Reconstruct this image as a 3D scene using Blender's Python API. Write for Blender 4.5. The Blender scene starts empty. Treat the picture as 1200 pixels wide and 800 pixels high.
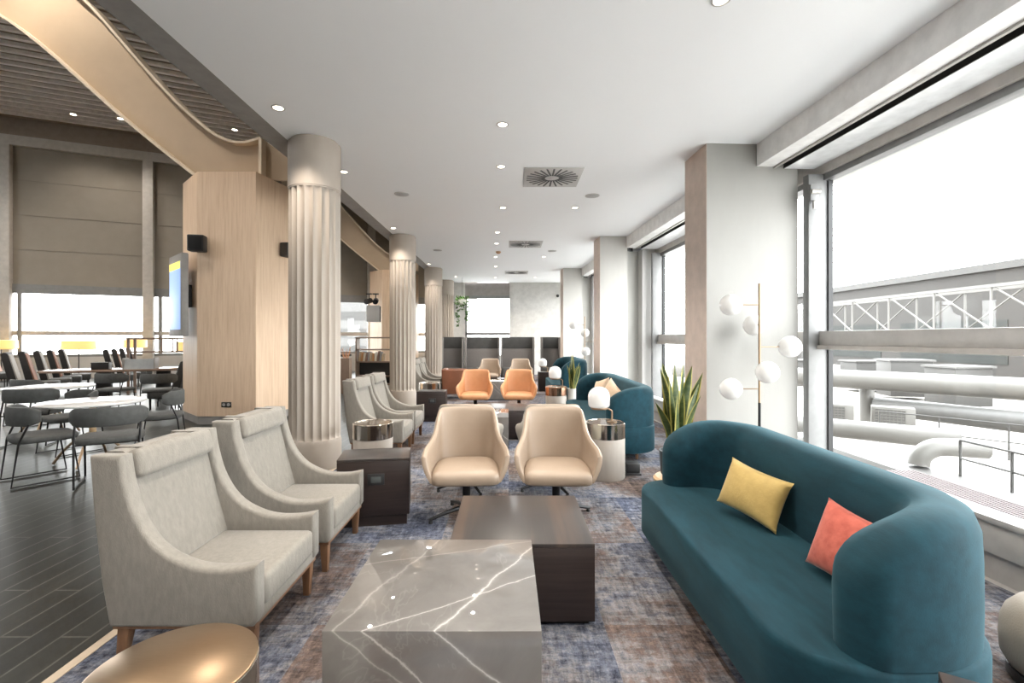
import bpy, bmesh, math, random
from mathutils import Vector, Matrix
random.seed(7)
C = bpy.context.scene.collection
PI = math.pi
R = math.radians

# ------------------------------------------------------------------ mesh helpers
class MB:
    def __init__(self): self.bm = bmesh.new(); self.mi = 0
    def merge(self, b, M=None):
        if M is not None: bmesh.ops.transform(b, matrix=M, verts=b.verts)
        for f in b.faces: f.material_index = self.mi
        me = bpy.data.meshes.new('tmp'); b.to_mesh(me); b.free()
        self.bm.from_mesh(me); bpy.data.meshes.remove(me); return self
    def box(self, x0, x1, y0, y1, z0, z1, bev=0, seg=2, M=None):
        b = bmesh.new(); bmesh.ops.create_cube(b, size=1)
        for v in b.verts:
            v.co = Vector((x0+(v.co.x+.5)*(x1-x0), y0+(v.co.y+.5)*(y1-y0), z0+(v.co.z+.5)*(z1-z0)))
        if bev: bmesh.ops.bevel(b, geom=list(b.edges), offset=bev, segments=seg, profile=.5, affect='EDGES', clamp_overlap=True)
        return self.merge(b, M)
    def taper(self, c0, s0, c1, s1, bev=0):
        """square bar from c0 (half sizes s0) to c1 (half sizes s1)"""
        b = bmesh.new(); vs = []
        for c, s in ((c0, s0), (c1, s1)):
            for dx, dy in ((-1,-1),(1,-1),(1,1),(-1,1)):
                vs.append(b.verts.new((c[0]+dx*s[0], c[1]+dy*s[1], c[2])))
        b.faces.new(vs[3::-1]); b.faces.new(vs[4:])
        for i in range(4): b.faces.new((vs[i], vs[(i+1)%4], vs[4+(i+1)%4], vs[4+i]))
        bmesh.ops.recalc_face_normals(b, faces=b.faces)
        if bev: bmesh.ops.bevel(b, geom=list(b.edges), offset=bev, segments=2, profile=.5, affect='EDGES', clamp_overlap=True)
        return self.merge(b)
    def prism(self, pts, h0, h1, axis='z', bev=0, seg=2, M=None):
        b = bmesh.new()
        def P(p, h): return {'z': (p[0], p[1], h), 'y': (p[0], h, p[1]), 'x': (h, p[0], p[1])}[axis]
        lo = [b.verts.new(P(p, h0)) for p in pts]; hi = [b.verts.new(P(p, h1)) for p in pts]
        n = len(pts); b.faces.new(lo[::-1]); b.faces.new(hi)
        for i in range(n): b.faces.new((lo[i], lo[(i+1)%n], hi[(i+1)%n], hi[i]))
        bmesh.ops.recalc_face_normals(b, faces=b.faces)
        if bev:
            es = [e for e in b.edges if any(len(f.verts) > 4 or f.verts[0] in lo and all(v in lo for v in f.verts) or all(v in hi for v in f.verts) for f in e.link_faces)]
            bmesh.ops.bevel(b, geom=es, offset=bev, segments=seg, profile=.5, affect='EDGES', clamp_overlap=True)
        return self.merge(b, M)
    def lathe(self, prof, n=32, c=(0,0,0), M=None, cap=True):
        b = bmesh.new(); rings = []
        for r, z in prof:
            rings.append([b.verts.new((c[0]+r*math.cos(2*PI*i/n), c[1]+r*math.sin(2*PI*i/n), c[2]+z)) for i in range(n)])
        for a, d in zip(rings, rings[1:]):
            for i in range(n): b.faces.new((a[i], a[(i+1)%n], d[(i+1)%n], d[i]))
        if cap: b.faces.new(rings[0][::-1]); b.faces.new(rings[-1])
        bmesh.ops.remove_doubles(b, verts=b.verts, dist=1e-5)
        bmesh.ops.recalc_face_normals(b, faces=b.faces)
        return self.merge(b, M)
    def tube(self, pts, r, n=10):
        b = bmesh.new(); pts = [Vector(p) for p in pts]; rs = r if isinstance(r, (list, tuple)) else [r]*len(pts)
        rings = []; up = None
        for i, p in enumerate(pts):
            t = (pts[min(i+1, len(pts)-1)] - pts[max(i-1, 0)]).normalized()
            if up is None:
                up = Vector((0,0,1)) if abs(t.z) < .9 else Vector((1,0,0))
            u = (up - t*up.dot(t)).normalized(); w = t.cross(u); up = u
            rings.append([b.verts.new(p + (u*math.cos(2*PI*k/n)+w*math.sin(2*PI*k/n))*rs[i]) for k in range(n)])
        for a, d in zip(rings, rings[1:]):
            for k in range(n): b.faces.new((a[k], a[(k+1)%n], d[(k+1)%n], d[k]))
        b.faces.new(rings[0][::-1]); b.faces.new(rings[-1])
        bmesh.ops.recalc_face_normals(b, faces=b.faces)
        return self.merge(b)
    def ball(self, c, r, s=(1,1,1), seg=24):
        b = bmesh.new(); bmesh.ops.create_uvsphere(b, u_segments=seg, v_segments=seg//2, radius=r)
        for v in b.verts: v.co = Vector((c[0]+v.co.x*s[0], c[1]+v.co.y*s[1], c[2]+v.co.z*s[2]))
        return self.merge(b)
    def grid(self, rows, closed_v=False, caps=False):
        """rows: list of equal-length lists of points"""
        b = bmesh.new(); g = [[b.verts.new(p) for p in r] for r in rows]; m = len(g[0])
        for a, d in zip(g, g[1:]):
            for k in range(m if closed_v else m-1): b.faces.new((a[k], a[(k+1)%m], d[(k+1)%m], d[k]))
        if caps: b.faces.new(g[0][::-1]); b.faces.new(g[-1])
        bmesh.ops.remove_doubles(b, verts=b.verts, dist=1e-6)
        bmesh.ops.recalc_face_normals(b, faces=b.faces)
        return self.merge(b)
    def build(self, name, mat, parent=None, ang=40, loc=None, rot=None):
        me = bpy.data.meshes.new(name); self.bm.to_mesh(me); self.bm.free()
        for m in (mat if isinstance(mat, (list, tuple)) else [mat]): me.materials.append(m)
        me.shade_smooth(); me.set_sharp_from_angle(angle=R(ang))
        o = bpy.data.objects.new(name, me); C.objects.link(o)
        if parent: o.parent = parent
        if loc: o.location = loc
        if rot: o.rotation_euler = rot
        return o

def tag(o, label, cat, group=None, kind=None):
    o['label'] = label; o['category'] = cat
    if group: o['group'] = group
    if kind: o['kind'] = kind
    return o
def thing(name, label, cat, loc=(0,0,0), rz=0, group=None):
    o = bpy.data.objects.new(name, None); C.objects.link(o); o.empty_display_size = .1
    o.location = loc; o.rotation_euler = (0, 0, rz)
    return tag(o, label, cat, group)
def struct(name, mb, mat, M=None, label=None, cat=None, parent=None, ang=40):
    o = mb.build(name, mat, parent, ang)
    if M is not None: o.matrix_world = M
    if not parent:
        o['kind'] = 'structure'
        if label: o['label'] = label; o['category'] = cat
    return o
KIDS = {}
def copy_tree(o, parent=None):
    c = o.copy(); C.objects.link(c)
    if parent: c.parent = parent
    for ch in [x for x in list(C.objects) if x.parent == o]: copy_tree(ch, c)
    return c
def dup(o, loc, rz, label, group=None):
    c = copy_tree(o); c.location = loc; c.rotation_euler = (0, 0, rz); c['label'] = label
    if group: c['group'] = group
    return c
def smooth_path(P, n=8):
    """Catmull-Rom through points"""
    P = [Vector(p) for p in P]; out = []
    Q = [2*P[0]-P[1]] + P + [2*P[-1]-P[-2]]
    for i in range(1, len(Q)-2):
        for k in range(n):
            t = k/n; a, b, c, d = Q[i-1], Q[i], Q[i+1], Q[i+2]
            out.append(.5*((2*b)+(c-a)*t+(2*a-5*b+4*c-d)*t*t+(3*b-a-3*c+d)*t**3))
    out.append(P[-1]); return out

# ------------------------------------------------------------------ materials
def nodes(name):
    m = bpy.data.materials.new(name); m.use_nodes = True
    nt = m.node_tree; return m, nt, nt.nodes['Principled BSDF']
def N(nt, t, **k):
    n = nt.nodes.new(t)
    for a, v in k.items():
        if a in n.inputs: n.inputs[a].default_value = v
        else: setattr(n, a, v)
    return n
def coords(nt, scale=(1,1,1), rot=(0,0,0), loc=(0,0,0), kind='Object'):
    tc = N(nt, 'ShaderNodeTexCoord'); mp = N(nt, 'ShaderNodeMapping')
    mp.inputs['Scale'].default_value = scale; mp.inputs['Rotation'].default_value = rot; mp.inputs['Location'].default_value = loc
    nt.links.new(tc.outputs[kind], mp.inputs['Vector']); return mp.outputs['Vector']
def ramp(nt, fac, stops, interp='LINEAR'):
    r = N(nt, 'ShaderNodeValToRGB'); e = r.color_ramp; e.interpolation = interp
    while len(e.elements) < len(stops): e.elements.new(.5)
    for el, (p, c) in zip(e.elements, stops): el.position = p; el.color = (*c, 1) if len(c) == 3 else c
    nt.links.new(fac, r.inputs['Fac']); return r.outputs['Color']
def math_(nt, op, a, b=None, clamp=False):
    n = N(nt, 'ShaderNodeMath', operation=op, use_clamp=clamp)
    for i, v in enumerate((a, b)):
        if v is None: continue
        if isinstance(v, (int, float)): n.inputs[i].default_value = v
        else: nt.links.new(v, n.inputs[i])
    return n.outputs[0]
def mix(nt, fac, a, b, blend='MIX'):
    n = N(nt, 'ShaderNodeMix', data_type='RGBA', blend_type=blend)
    for key, v in ((0, fac), (6, a), (7, b)):
        if isinstance(v, (int, float)): n.inputs[key].default_value = v
        elif isinstance(v, tuple): n.inputs[key].default_value = (*v, 1)
        else: nt.links.new(v, n.inputs[key])
    return n.outputs[2]
def pm(name, base, rough=.5, metal=0, c2=None, vs=6, stretch=(1,1,1), bump=0, bs=120, sheen=0, sheen_tint=None, spec=.5, coat=0, detail=4):
    m, nt, p = nodes(name)
    p.inputs['Base Color'].default_value = (*base, 1); p.inputs['Roughness'].default_value = rough
    p.inputs['Metallic'].default_value = metal; p.inputs['Specular IOR Level'].default_value = spec
    if coat: p.inputs['Coat Weight'].default_value = coat; p.inputs['Coat Roughness'].default_value = .08
    if sheen:
        p.inputs['Sheen Weight'].default_value = sheen; p.inputs['Sheen Roughness'].default_value = .45
        if sheen_tint: p.inputs['Sheen Tint'].default_value = (*sheen_tint, 1)
    c2 = c2 or tuple(x*.86 for x in base)
    v = coords(nt, stretch); no = N(nt, 'ShaderNodeTexNoise', Scale=vs, Detail=detail, Roughness=.6)
    nt.links.new(v, no.inputs['Vector'])
    nt.links.new(ramp(nt, no.outputs['Fac'], [(.35, base), (.65, c2)]), p.inputs['Base Color'])
    if bump:
        nb = N(nt, 'ShaderNodeTexNoise', Scale=bs, Detail=2); nt.links.new(v, nb.inputs['Vector'])
        bu = N(nt, 'ShaderNodeBump', Strength=bump, Distance=.003)
        nt.links.new(nb.outputs['Fac'], bu.inputs['Height']); nt.links.new(bu.outputs['Normal'], p.inputs['Normal'])
    return m
def emis(name, col, s):
    m, nt, p = nodes(name)
    p.inputs['Base Color'].default_value = (*col, 1); p.inputs['Emission Color'].default_value = (*col, 1)
    p.inputs['Emission Strength'].default_value = s
    return m

M_ = {}
M_['ceil'] = pm('white_plaster', (.905,.92,.935), .7, c2=(.90,.915,.93), vs=2)
M_['white'] = pm('white_paint', (.50,.49,.475), .5, c2=(.48,.47,.455), vs=3)
M_['bulk'] = pm('pale_grey_paint', (.86,.85,.84), .45)
M_['frame'] = pm('window_frame_white', (.22,.22,.22), .4)
M_['alu'] = pm('grey_aluminium', (.45,.43,.41), .4, .3)
M_['transom'] = pm('taupe_frame', (.50,.465,.435), .45)
M_['black'] = pm('black_plastic', (.018,.018,.019), .45)
M_['blackmetal'] = pm('black_metal', (.025,.025,.026), .4, .6)
M_['pillar'] = pm('pale_wallcovering', (.275,.268,.252), .6, c2=(.262,.255,.24), vs=5, stretch=(1,1,.3), bump=.15, bs=60)  # colour darkened to counter strong window light on the near pillar
M_['pillarfar'] = pm('wallcovering_lightened', (.46,.45,.425), .6, c2=(.44,.43,.405), vs=5, stretch=(1,1,.3), bump=.15, bs=60)  # same wallcovering, brightness put into the colour for the far pillars
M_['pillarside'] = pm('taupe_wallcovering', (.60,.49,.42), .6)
M_['soffit'] = pm('grey_soffit', (.30,.285,.27), .6)
M_['column'] = pm('column_stone', (.37,.325,.28), .55, c2=(.345,.30,.255), vs=4, stretch=(1,1,.5))
M_['cornice'] = pm('cornice_grey', (.52,.49,.45), .6)
M_['slatback'] = pm('slat_backing', (.30,.25,.205), .8)
M_['slat'] = pm('pale_slat', (.93,.90,.86), .5)
M_['beam'] = pm('cream_steel', (.47,.37,.265), .35, c2=(.44,.345,.245), vs=2)
M_['beamflange'] = pm('cream_steel_flange', (.70,.60,.47), .4)
M_['darkwood'] = pm('dark_wood', (.017,.0105,.009), .38, c2=(.028,.018,.0155), vs=5, stretch=(.6,6,12), bump=.05)
M_['brownleg'] = pm('brown_wood', (.20,.105,.055), .4, c2=(.15,.075,.04), vs=5, stretch=(8,8,1))
M_['armfab'] = pm('oatmeal_fabric', (.21,.193,.167), .9, c2=(.177,.163,.14), vs=45, stretch=(1,1,.35), bump=.6, bs=260, sheen=.15)
M_['teal'] = pm('teal_velvet', (.004,.025,.036), .8, c2=(.006,.037,.053), vs=14, stretch=(1,.25,1), bump=.15, bs=200, sheen=.14, sheen_tint=(.35,.66,.76), spec=.2)
M_['cream'] = pm('cream_leather', (.325,.25,.187), .45, c2=(.31,.238,.177), vs=10, bump=.12, bs=300)
M_['creamback'] = pm('ivory_leather', (.36,.33,.285), .5, c2=(.34,.312,.27), vs=10, bump=.12, bs=300)
M_['orange'] = pm('orange_leather', (.52,.255,.12), .45, c2=(.48,.23,.105), vs=10, bump=.1, bs=300)
M_['sienna'] = pm('sienna_leather', (.17,.06,.028), .5, c2=(.14,.05,.022))
M_['brass'] = pm('brushed_brass', (.40,.285,.185), .30, 1, c2=(.37,.265,.17), vs=20, stretch=(1,20,1))
M_['brasspole'] = pm('brass', (.36,.255,.165), .4, .7)
M_['chrome'] = pm('polished_nickel', (.70,.63,.55), .12, 1)
M_['copper'] = pm('polished_copper', (.62,.36,.24), .2, 1)
M_['drum'] = pm('beige_drum', (.37,.335,.295), .55, c2=(.34,.305,.27), vs=20, stretch=(1,1,.2))
M_['inset'] = pm('dark_glass_top', (.10,.075,.055), .12)
M_['globe'] = pm('opal_glass', (.55,.545,.53), .12, coat=.5)
M_['globe'].node_tree.nodes['Principled BSDF'].inputs['Emission Color'].default_value = (1,.97,.92,1)
M_['globe'].node_tree.nodes['Principled BSDF'].inputs['Emission Strength'].default_value = .10
M_['gold'] = pm('gold_cushion_fabric', (.47,.335,.11), .7, c2=(.41,.29,.09), vs=18, bump=.4, bs=60, sheen=.2)
M_['coral'] = pm('coral_cushion_fabric', (.50,.115,.078), .8, c2=(.38,.075,.05), vs=22, bump=.5, bs=40, sheen=.2)
M_['sand'] = pm('sand_cushion_fabric', (.68,.52,.38), .8, c2=(.62,.46,.33), vs=20, bump=.3)
M_['leafg'] = pm('snake_plant_green', (.050,.085,.030), .4, c2=(.115,.15,.055), vs=9, stretch=(1,1,3))
M_['leafy'] = pm('snake_plant_margin', (.55,.50,.16), .4)
M_['ivy'] = pm('trailing_green', (.05,.11,.03), .5, c2=(.10,.20,.05))
M_['pot'] = pm('dark_planter', (.03,.04,.045), .5)
M_['potwhite'] = pm('white_planter', (.75,.74,.70), .4)
M_['palewood'] = pm('pale_wood', (.62,.43,.25), .45, c2=(.55,.37,.20))
M_['gch'] = pm('charcoal_upholstery', (.085,.088,.086), .75, c2=(.068,.07,.068), vs=20, bump=.3, bs=200)
M_['dch'] = pm('black_upholstery', (.020,.018,.017), .6)
M_['lch'] = pm('grey_beige_upholstery', (.42,.40,.37), .7)
M_['rch'] = pm('rust_upholstery', (.34,.17,.11), .7)
M_['ttop'] = pm('white_laminate', (.80,.80,.79), .15)
M_['commtop'] = pm('brown_laminate', (.30,.21,.16), .16)
M_['woodframe'] = pm('brown_frame_wood', (.24,.165,.12), .5)
M_['booth'] = pm('booth_felt_glare', (.18,.168,.16), .9, c2=(.16,.148,.14), vs=30, bump=.3)  # felt lightened, glare over the lower panels put into its colour
M_['boothdark'] = pm('booth_felt_dark', (.075,.075,.073), .9)
M_['panel'] = pm('taupe_blind', (.28,.25,.21), .8, c2=(.26,.232,.195), vs=2)
M_['shade'] = emis('warm_lampshade', (1.0,.62,.22), .27)
M_['lamp'] = emis('downlight_glow', (1.0,.88,.70), 5)
M_['screen_blue'] = emis('screen_blue', (.30,.45,.85), .28)
M_['screen_yellow'] = emis('screen_yellow', (.85,.75,.15), .28)
M_['sill'] = pm('white_sill', (.40,.40,.39), .35)
M_['plinth'] = pm('grey_plinth', (.34,.33,.32), .5)
M_['pouf'] = pm('beige_pouf_fabric', (.27,.24,.20), .85, c2=(.245,.215,.18), bump=.4)
M_['red'] = pm('red_roof_sheet', (.022,.005,.005), .6)
M_['extwhite'] = pm('pale_ductwork', (.082,.078,.071), .5, c2=(.070,.066,.060), vs=.6)
M_['extmid'] = pm('pale_metal', (.058,.056,.053), .5)
M_['extgrey'] = pm('roof_steel', (.026,.0245,.0225), .6)
M_['extdark'] = pm('hangar_cladding', (.021,.019,.017), .8, c2=(.019,.017,.0155), vs=.05)
M_['exttree'] = pm('far_trees', (.016,.018,.017), .9, c2=(.010,.012,.011), vs=.4)
M_['deck'] = pm('roof_membrane', (.27,.25,.225), .8, c2=(.21,.195,.178), vs=.35)
M_['books'] = [pm('book_'+n, c, .6) for n, c in (('tan',(.50,.36,.22)),('orange',(.55,.26,.10)),('cream',(.68,.60,.48)),('brown',(.22,.13,.09)),('grey',(.3,.28,.27)))]

def glass_mat():
    m = bpy.data.materials.new('window_glass'); m.use_nodes = True; nt = m.node_tree; nt.nodes.clear()
    out = N(nt, 'ShaderNodeOutputMaterial'); t = N(nt, 'ShaderNodeBsdfTransparent'); g = N(nt, 'ShaderNodeBsdfGlossy')
    t.inputs['Color'].default_value = (.95,.96,.955,1); g.inputs['Roughness'].default_value = .01
    lw = N(nt, 'ShaderNodeLayerWeight', Blend=.5); mx = N(nt, 'ShaderNodeMixShader')
    fr = math_(nt, 'ADD', math_(nt, 'MULTIPLY', math_(nt, 'POWER', lw.outputs['Facing'], 5.0), .45), .02)
    nt.links.new(fr, mx.inputs[0]); nt.links.new(t.outputs[0], mx.inputs[1]); nt.links.new(g.outputs[0], mx.inputs[2])
    nt.links.new(mx.outputs[0], out.inputs[0]); return m
M_['glass'] = glass_mat()

def wood_pillar_mat():
    m, nt, p = nodes('pale_oak_panel'); v = coords(nt, (9, 9, .45))
    n1 = N(nt, 'ShaderNodeTexNoise', Scale=3, Detail=6, Roughness=.65); nt.links.new(v, n1.inputs['Vector'])
    nt.links.new(ramp(nt, n1.outputs['Fac'], [(.3, (.62,.44,.29)), (.5, (.72,.535,.375)), (.7, (.78,.605,.44))]), p.inputs['Base Color'])
    p.inputs['Roughness'].default_value = .5; return m
M_['oak'] = wood_pillar_mat()

def marble_mat():
    m, nt, p = nodes('grey_marble')
    def vein(scale, rot, st, w, dist, seed):
        v = coords(nt, st, rot, (seed, seed*.7, seed*.3))
        n = N(nt, 'ShaderNodeTexNoise', Scale=scale, Detail=5, Roughness=.55, Distortion=dist); nt.links.new(v, n.inputs['Vector'])
        d = math_(nt, 'ABSOLUTE', math_(nt, 'SUBTRACT', n.outputs['Fac'], .5))
        return ramp(nt, d, [(0, (1,1,1)), (w, (.22,.22,.22)), (w*3.2, (0,0,0))])
    v = coords(nt)
    wob = N(nt, 'ShaderNodeTexNoise', Scale=3, Detail=8, Roughness=.62); nt.links.new(v, wob.inputs['Vector'])
    wv = math_(nt, 'MULTIPLY', math_(nt, 'SUBTRACT', wob.outputs['Fac'], .5), .07)
    def plane(n_, pt, w):
        L = math.sqrt(sum(a*a for a in n_)); n_ = [a/L for a in n_]
        dt = N(nt, 'ShaderNodeVectorMath', operation='DOT_PRODUCT'); dt.inputs[1].default_value = n_; nt.links.new(v, dt.inputs[0])
        d = math_(nt, 'SUBTRACT', dt.outputs['Value'], sum(a*b for a, b in zip(n_, pt)))
        return ramp(nt, math_(nt, 'ABSOLUTE', math_(nt, 'ADD', d, wv)), [(0, (1,1,1)), (w*.7, (.35,.35,.35)), (w*1.8, (.08,.08,.08)), (w*6, (0,0,0))])
    v1 = plane((.877,-.48,1.134), (.01,-.39,.458), .0035)
    v3 = plane((.53,-.848,.6), (-.25,-.39,.458), .0022)
    v4 = plane((.7,-.25,.95), (-.34,-.39,.44), .003)
    v5 = plane((.3,-.95,-.2), (0,.24,.458), .0018)
    v2 = vein(2.2, (.4, -.3, R(55)), (1, .3, .7), .003, .5, 5.1)
    n = N(nt, 'ShaderNodeTexNoise', Scale=3.2, Detail=7, Roughness=.6, Distortion=.6); nt.links.new(v, n.inputs['Vector'])
    base = ramp(nt, n.outputs['Fac'], [(.3, (.095,.088,.082)), (.5, (.122,.114,.107)), (.72, (.155,.146,.137))])
    b = base
    for vv, k in ((v1, .8), (v3, .6), (v4, .35), (v5, .35), (v2, .08)): b = mix(nt, math_(nt, 'MULTIPLY', vv, k), b, (.50,.485,.46))
    nt.links.new(b, p.inputs['Base Color']); p.inputs['Roughness'].default_value = .45
    p.inputs['Specular IOR Level'].default_value = .3; p.inputs['Coat Weight'].default_value = 1; p.inputs['Coat IOR'].default_value = 1.95; p.inputs['Coat Roughness'].default_value = .02
    return m
M_['marble'] = marble_mat()

def tabletop_mat():
    m, nt, p = nodes('brown_stained_veneer')
    v = coords(nt, (7, .35, 1)); n1 = N(nt, 'ShaderNodeTexNoise', Scale=1.1, Detail=5, Roughness=.5); nt.links.new(v, n1.inputs['Vector'])
    nt.links.new(ramp(nt, n1.outputs['Fac'], [(.3, (.019,.0155,.0143)), (.52, (.027,.022,.0205)), (.7, (.066,.043,.031))]), p.inputs['Base Color'])
    p.inputs['Roughness'].default_value = .42; p.inputs['Coat Weight'].default_value = .15; p.inputs['Coat Roughness'].default_value = .25
    return m
M_['veneer'] = tabletop_mat()

def carpet_mat():
    m, nt, p = nodes('distressed_carpet')
    tc = N(nt, 'ShaderNodeTexCoord'); P = tc.outputs['Object']
    sn = N(nt, 'ShaderNodeVectorMath', operation='SNAP'); sn.inputs[1].default_value = (.5, .5, 1); nt.links.new(P, sn.inputs[0])
    wn = N(nt, 'ShaderNodeTexWhiteNoise', noise_dimensions='3D'); nt.links.new(sn.outputs[0], wn.inputs['Vector'])
    big = N(nt, 'ShaderNodeTexNoise', Scale=.85, Detail=3, Roughness=.6); nt.links.new(P, big.inputs['Vector'])
    def streak(sx, sy, sc, det=5):
        mp = N(nt, 'ShaderNodeMapping'); mp.inputs['Scale'].default_value = (sx, sy, 1); nt.links.new(P, mp.inputs['Vector'])
        n = N(nt, 'ShaderNodeTexNoise', Scale=sc, Detail=det, Roughness=.75); nt.links.new(mp.outputs[0], n.inputs['Vector']); return n.outputs['Fac']
    sA = streak(1, 4, 6); sB = streak(5, 1, 7)
    sn2 = N(nt, 'ShaderNodeVectorMath', operation='SNAP'); sn2.inputs[1].default_value = (.25, .5, 1); nt.links.new(P, sn2.inputs[0])
    wn2 = N(nt, 'ShaderNodeTexWhiteNoise', noise_dimensions='3D'); nt.links.new(sn2.outputs[0], wn2.inputs['Vector'])
    med = N(nt, 'ShaderNodeTexNoise', Scale=16, Detail=6, Roughness=.75); nt.links.new(P, med.inputs['Vector'])
    hue = math_(nt, 'ADD', math_(nt, 'MULTIPLY', big.outputs['Fac'], 1.7), math_(nt, 'MULTIPLY', wn.outputs['Value'], .32))
    hue = math_(nt, 'ADD', math_(nt, 'SUBTRACT', hue, .50), math_(nt, 'MULTIPLY', math_(nt, 'SUBTRACT', med.outputs['Fac'], .5), .8))
    colour = ramp(nt, hue, [(.14, (.115,.135,.195)), (.34, (.185,.20,.24)), (.48, (.255,.245,.245)), (.62, (.13,.098,.086)), (.84, (.20,.15,.122))])
    st = math_(nt, 'ADD', math_(nt, 'MULTIPLY', sA, .36), math_(nt, 'MULTIPLY', sB, .36))
    st = math_(nt, 'ADD', math_(nt, 'ADD', st, math_(nt, 'MULTIPLY', med.outputs['Fac'], .36)), math_(nt, 'MULTIPLY', math_(nt, 'SUBTRACT', wn2.outputs['Value'], .5), .09))
    light = ramp(nt, st, [(.42, (.17,.17,.20)), (.53, (.72,.73,.77)), (.68, (1.55,1.56,1.62))])
    c = mix(nt, 1.0, colour, light, 'MULTIPLY')
    fine = N(nt, 'ShaderNodeTexNoise', Scale=130, Detail=2); nt.links.new(P, fine.inputs['Vector'])
    c = mix(nt, .35, c, ramp(nt, fine.outputs['Fac'], [(.3, (.25,.25,.25)), (.7, (1,1,1))]), 'MULTIPLY')
    nt.links.new(c, p.inputs['Base Color']); p.inputs['Roughness'].default_value = .95; p.inputs['Specular IOR Level'].default_value = .15
    bu = N(nt, 'ShaderNodeBump', Strength=.5, Distance=.004); nt.links.new(fine.outputs['Fac'], bu.inputs['Height']); nt.links.new(bu.outputs[0], p.inputs['Normal'])
    return m
M_['carpet'] = carpet_mat()

def plank_mat():
    m, nt, p = nodes('dark_plank_floor')
    v = coords(nt, (1,1,1), (0,0,R(90)))
    br = N(nt, 'ShaderNodeTexBrick', Scale=1.0, offset=.37); nt.links.new(v, br.inputs['Vector'])
    for k, val in (('Mortar Size', .006), ('Mortar Smooth', .1), ('Brick Width', 1.2), ('Row Height', .15), ('Bias', 0)): br.inputs[k].default_value = val
    br.inputs['Color1'].default_value = (.012,.013,.011,1); br.inputs['Color2'].default_value = (.018,.019,.016,1); br.inputs['Mortar'].default_value = (.08,.078,.071,1)
    v2 = coords(nt, (14, .6, 1)); n = N(nt, 'ShaderNodeTexNoise', Scale=2, Detail=5); nt.links.new(v2, n.inputs['Vector'])
    c = mix(nt, .5, br.outputs['Color'], ramp(nt, n.outputs['Fac'], [(.3, (.5,.5,.5)), (.7, (1.4,1.38,1.32))]), 'MULTIPLY')
    nt.links.new(c, p.inputs['Base Color']); p.inputs['Roughness'].default_value = .33; return m
M_['planks'] = plank_mat()

def check_mat():
    m, nt, p = nodes('checked_fabric'); v = coords(nt, (1,1,1))
    ch = N(nt, 'ShaderNodeTexChecker', Scale=16); ch.inputs['Color1'].default_value = (.03,.04,.04,1); ch.inputs['Color2'].default_value = (.30,.31,.30,1)
    nt.links.new(v, ch.inputs['Vector']); nt.links.new(ch.outputs[0], p.inputs['Base Color']); p.inputs['Roughness'].default_value = .8; return m
M_['check'] = check_mat()
def grille_mat():
    m, nt, p = nodes('fan_grille'); v = coords(nt, (1,1,1))
    ch = N(nt, 'ShaderNodeTexBrick', Scale=1, offset=0); nt.links.new(v, ch.inputs['Vector'])
    p.inputs['Base Color'].default_value = (.055,.053,.05,1); p.inputs['Roughness'].default_value = .6; return m
M_['grille'] = grille_mat()

# ------------------------------------------------------------------ camera, sky, lights
H = 1.5
cam = bpy.data.cameras.new('camera'); co = bpy.data.objects.new('camera', cam); C.objects.link(co)
co.location = (0, 0, H); co.rotation_euler = (R(90), 0, 0)
cam.sensor_width = 36; cam.lens = 560/1200*36; cam.shift_x = 4/1200; cam.shift_y = -4/1200
cam.clip_start = .05; cam.clip_end = 500
bpy.context.scene.camera = co

SKY = 6.0
w = bpy.data.worlds.new('overcast_sky'); bpy.context.scene.world = w; w.use_nodes = True
nt = w.node_tree; bg = nt.nodes['Background']
gn = N(nt, 'ShaderNodeTexCoord'); sp = N(nt, 'ShaderNodeSeparateXYZ'); nt.links.new(gn.outputs['Generated'], sp.inputs[0])
nt.links.new(ramp(nt, math_(nt, 'MULTIPLY_ADD', sp.outputs['Z'], .5), [(.5, (.97,.975,.98)), (1, (.93,.965,1.0))]), bg.inputs['Color'])
bg.inputs['Strength'].default_value = SKY
vs = bpy.context.scene.view_settings
vs.view_transform = 'Standard'; vs.look = 'None'; vs.gamma = 1; vs.use_curve_mapping = False; vs.exposure = 1.56
cy = bpy.context.scene.cycles
cy.use_denoising = True; cy.max_bounces = 10; cy.diffuse_bounces = 6; cy.transparent_max_bounces = 16; cy.sample_clamp_indirect = 8
cy.caustics_reflective = False; cy.caustics_refractive = False

ZC = 3.78
# facade frame: p outward, q along the window wall
MF = Matrix.Translation((2.62, 0, 0)) @ Matrix.Rotation(R(3.07), 4, 'Z')
def fac(p, q): v = MF @ Vector((p, q, 0)); return (v.x, v.y)

# ------------------------------------------------------------------ setting: floor, ceiling, walls
YB, YE = -3.4, 19.6
b = MB(); b.prism([(-1.98, YB), (fac(.5, YB)), (fac(.5, YE)), (-1.98, YE)], -.12, 0); struct('floor_carpet', b, M_['carpet'])
b = MB(); b.box(.5, 1.5, YB, YE, -.12, .0); struct('floor_edge', b, M_['plinth'], MF)
b = MB(); b.prism([(-23, YB), (-2.03, YB), (-2.03, 24.5), (-23, 24.5)], -.12, 0); struct('floor', b, M_['planks'])
b = MB(); b.box(-2.03, -1.98, YB, YE, -.12, .004); struct('trim_1', b, pm('brass_strip', (.62,.52,.40), .4, .4))
b = MB(); b.prism([(-2.55, YB), fac(1.6, YB), fac(1.6, YE), (-2.55, YE)], ZC, ZC+.15); struct('ceiling', b, M_['ceil'])
b = MB(); b.box(-2.80, -2.55, YB, YE, ZC, ZC+.35); struct('trim_2', b, M_['soffit'])
b = MB(); b.box(-2.80, -2.62, YB, YE+.2, ZC+.35, 9.4); struct('wall_upper', b, M_['panel'])
b = MB(); b.box(-23.2, 6, YB-.2, YB, -.12, 9.4); struct('wall_back', b, M_['white'])
b = MB(); b.box(-23.2, -23, YB, 15.1, -.12, 9.4); struct('wall_left', b, M_['panel'])

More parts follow.
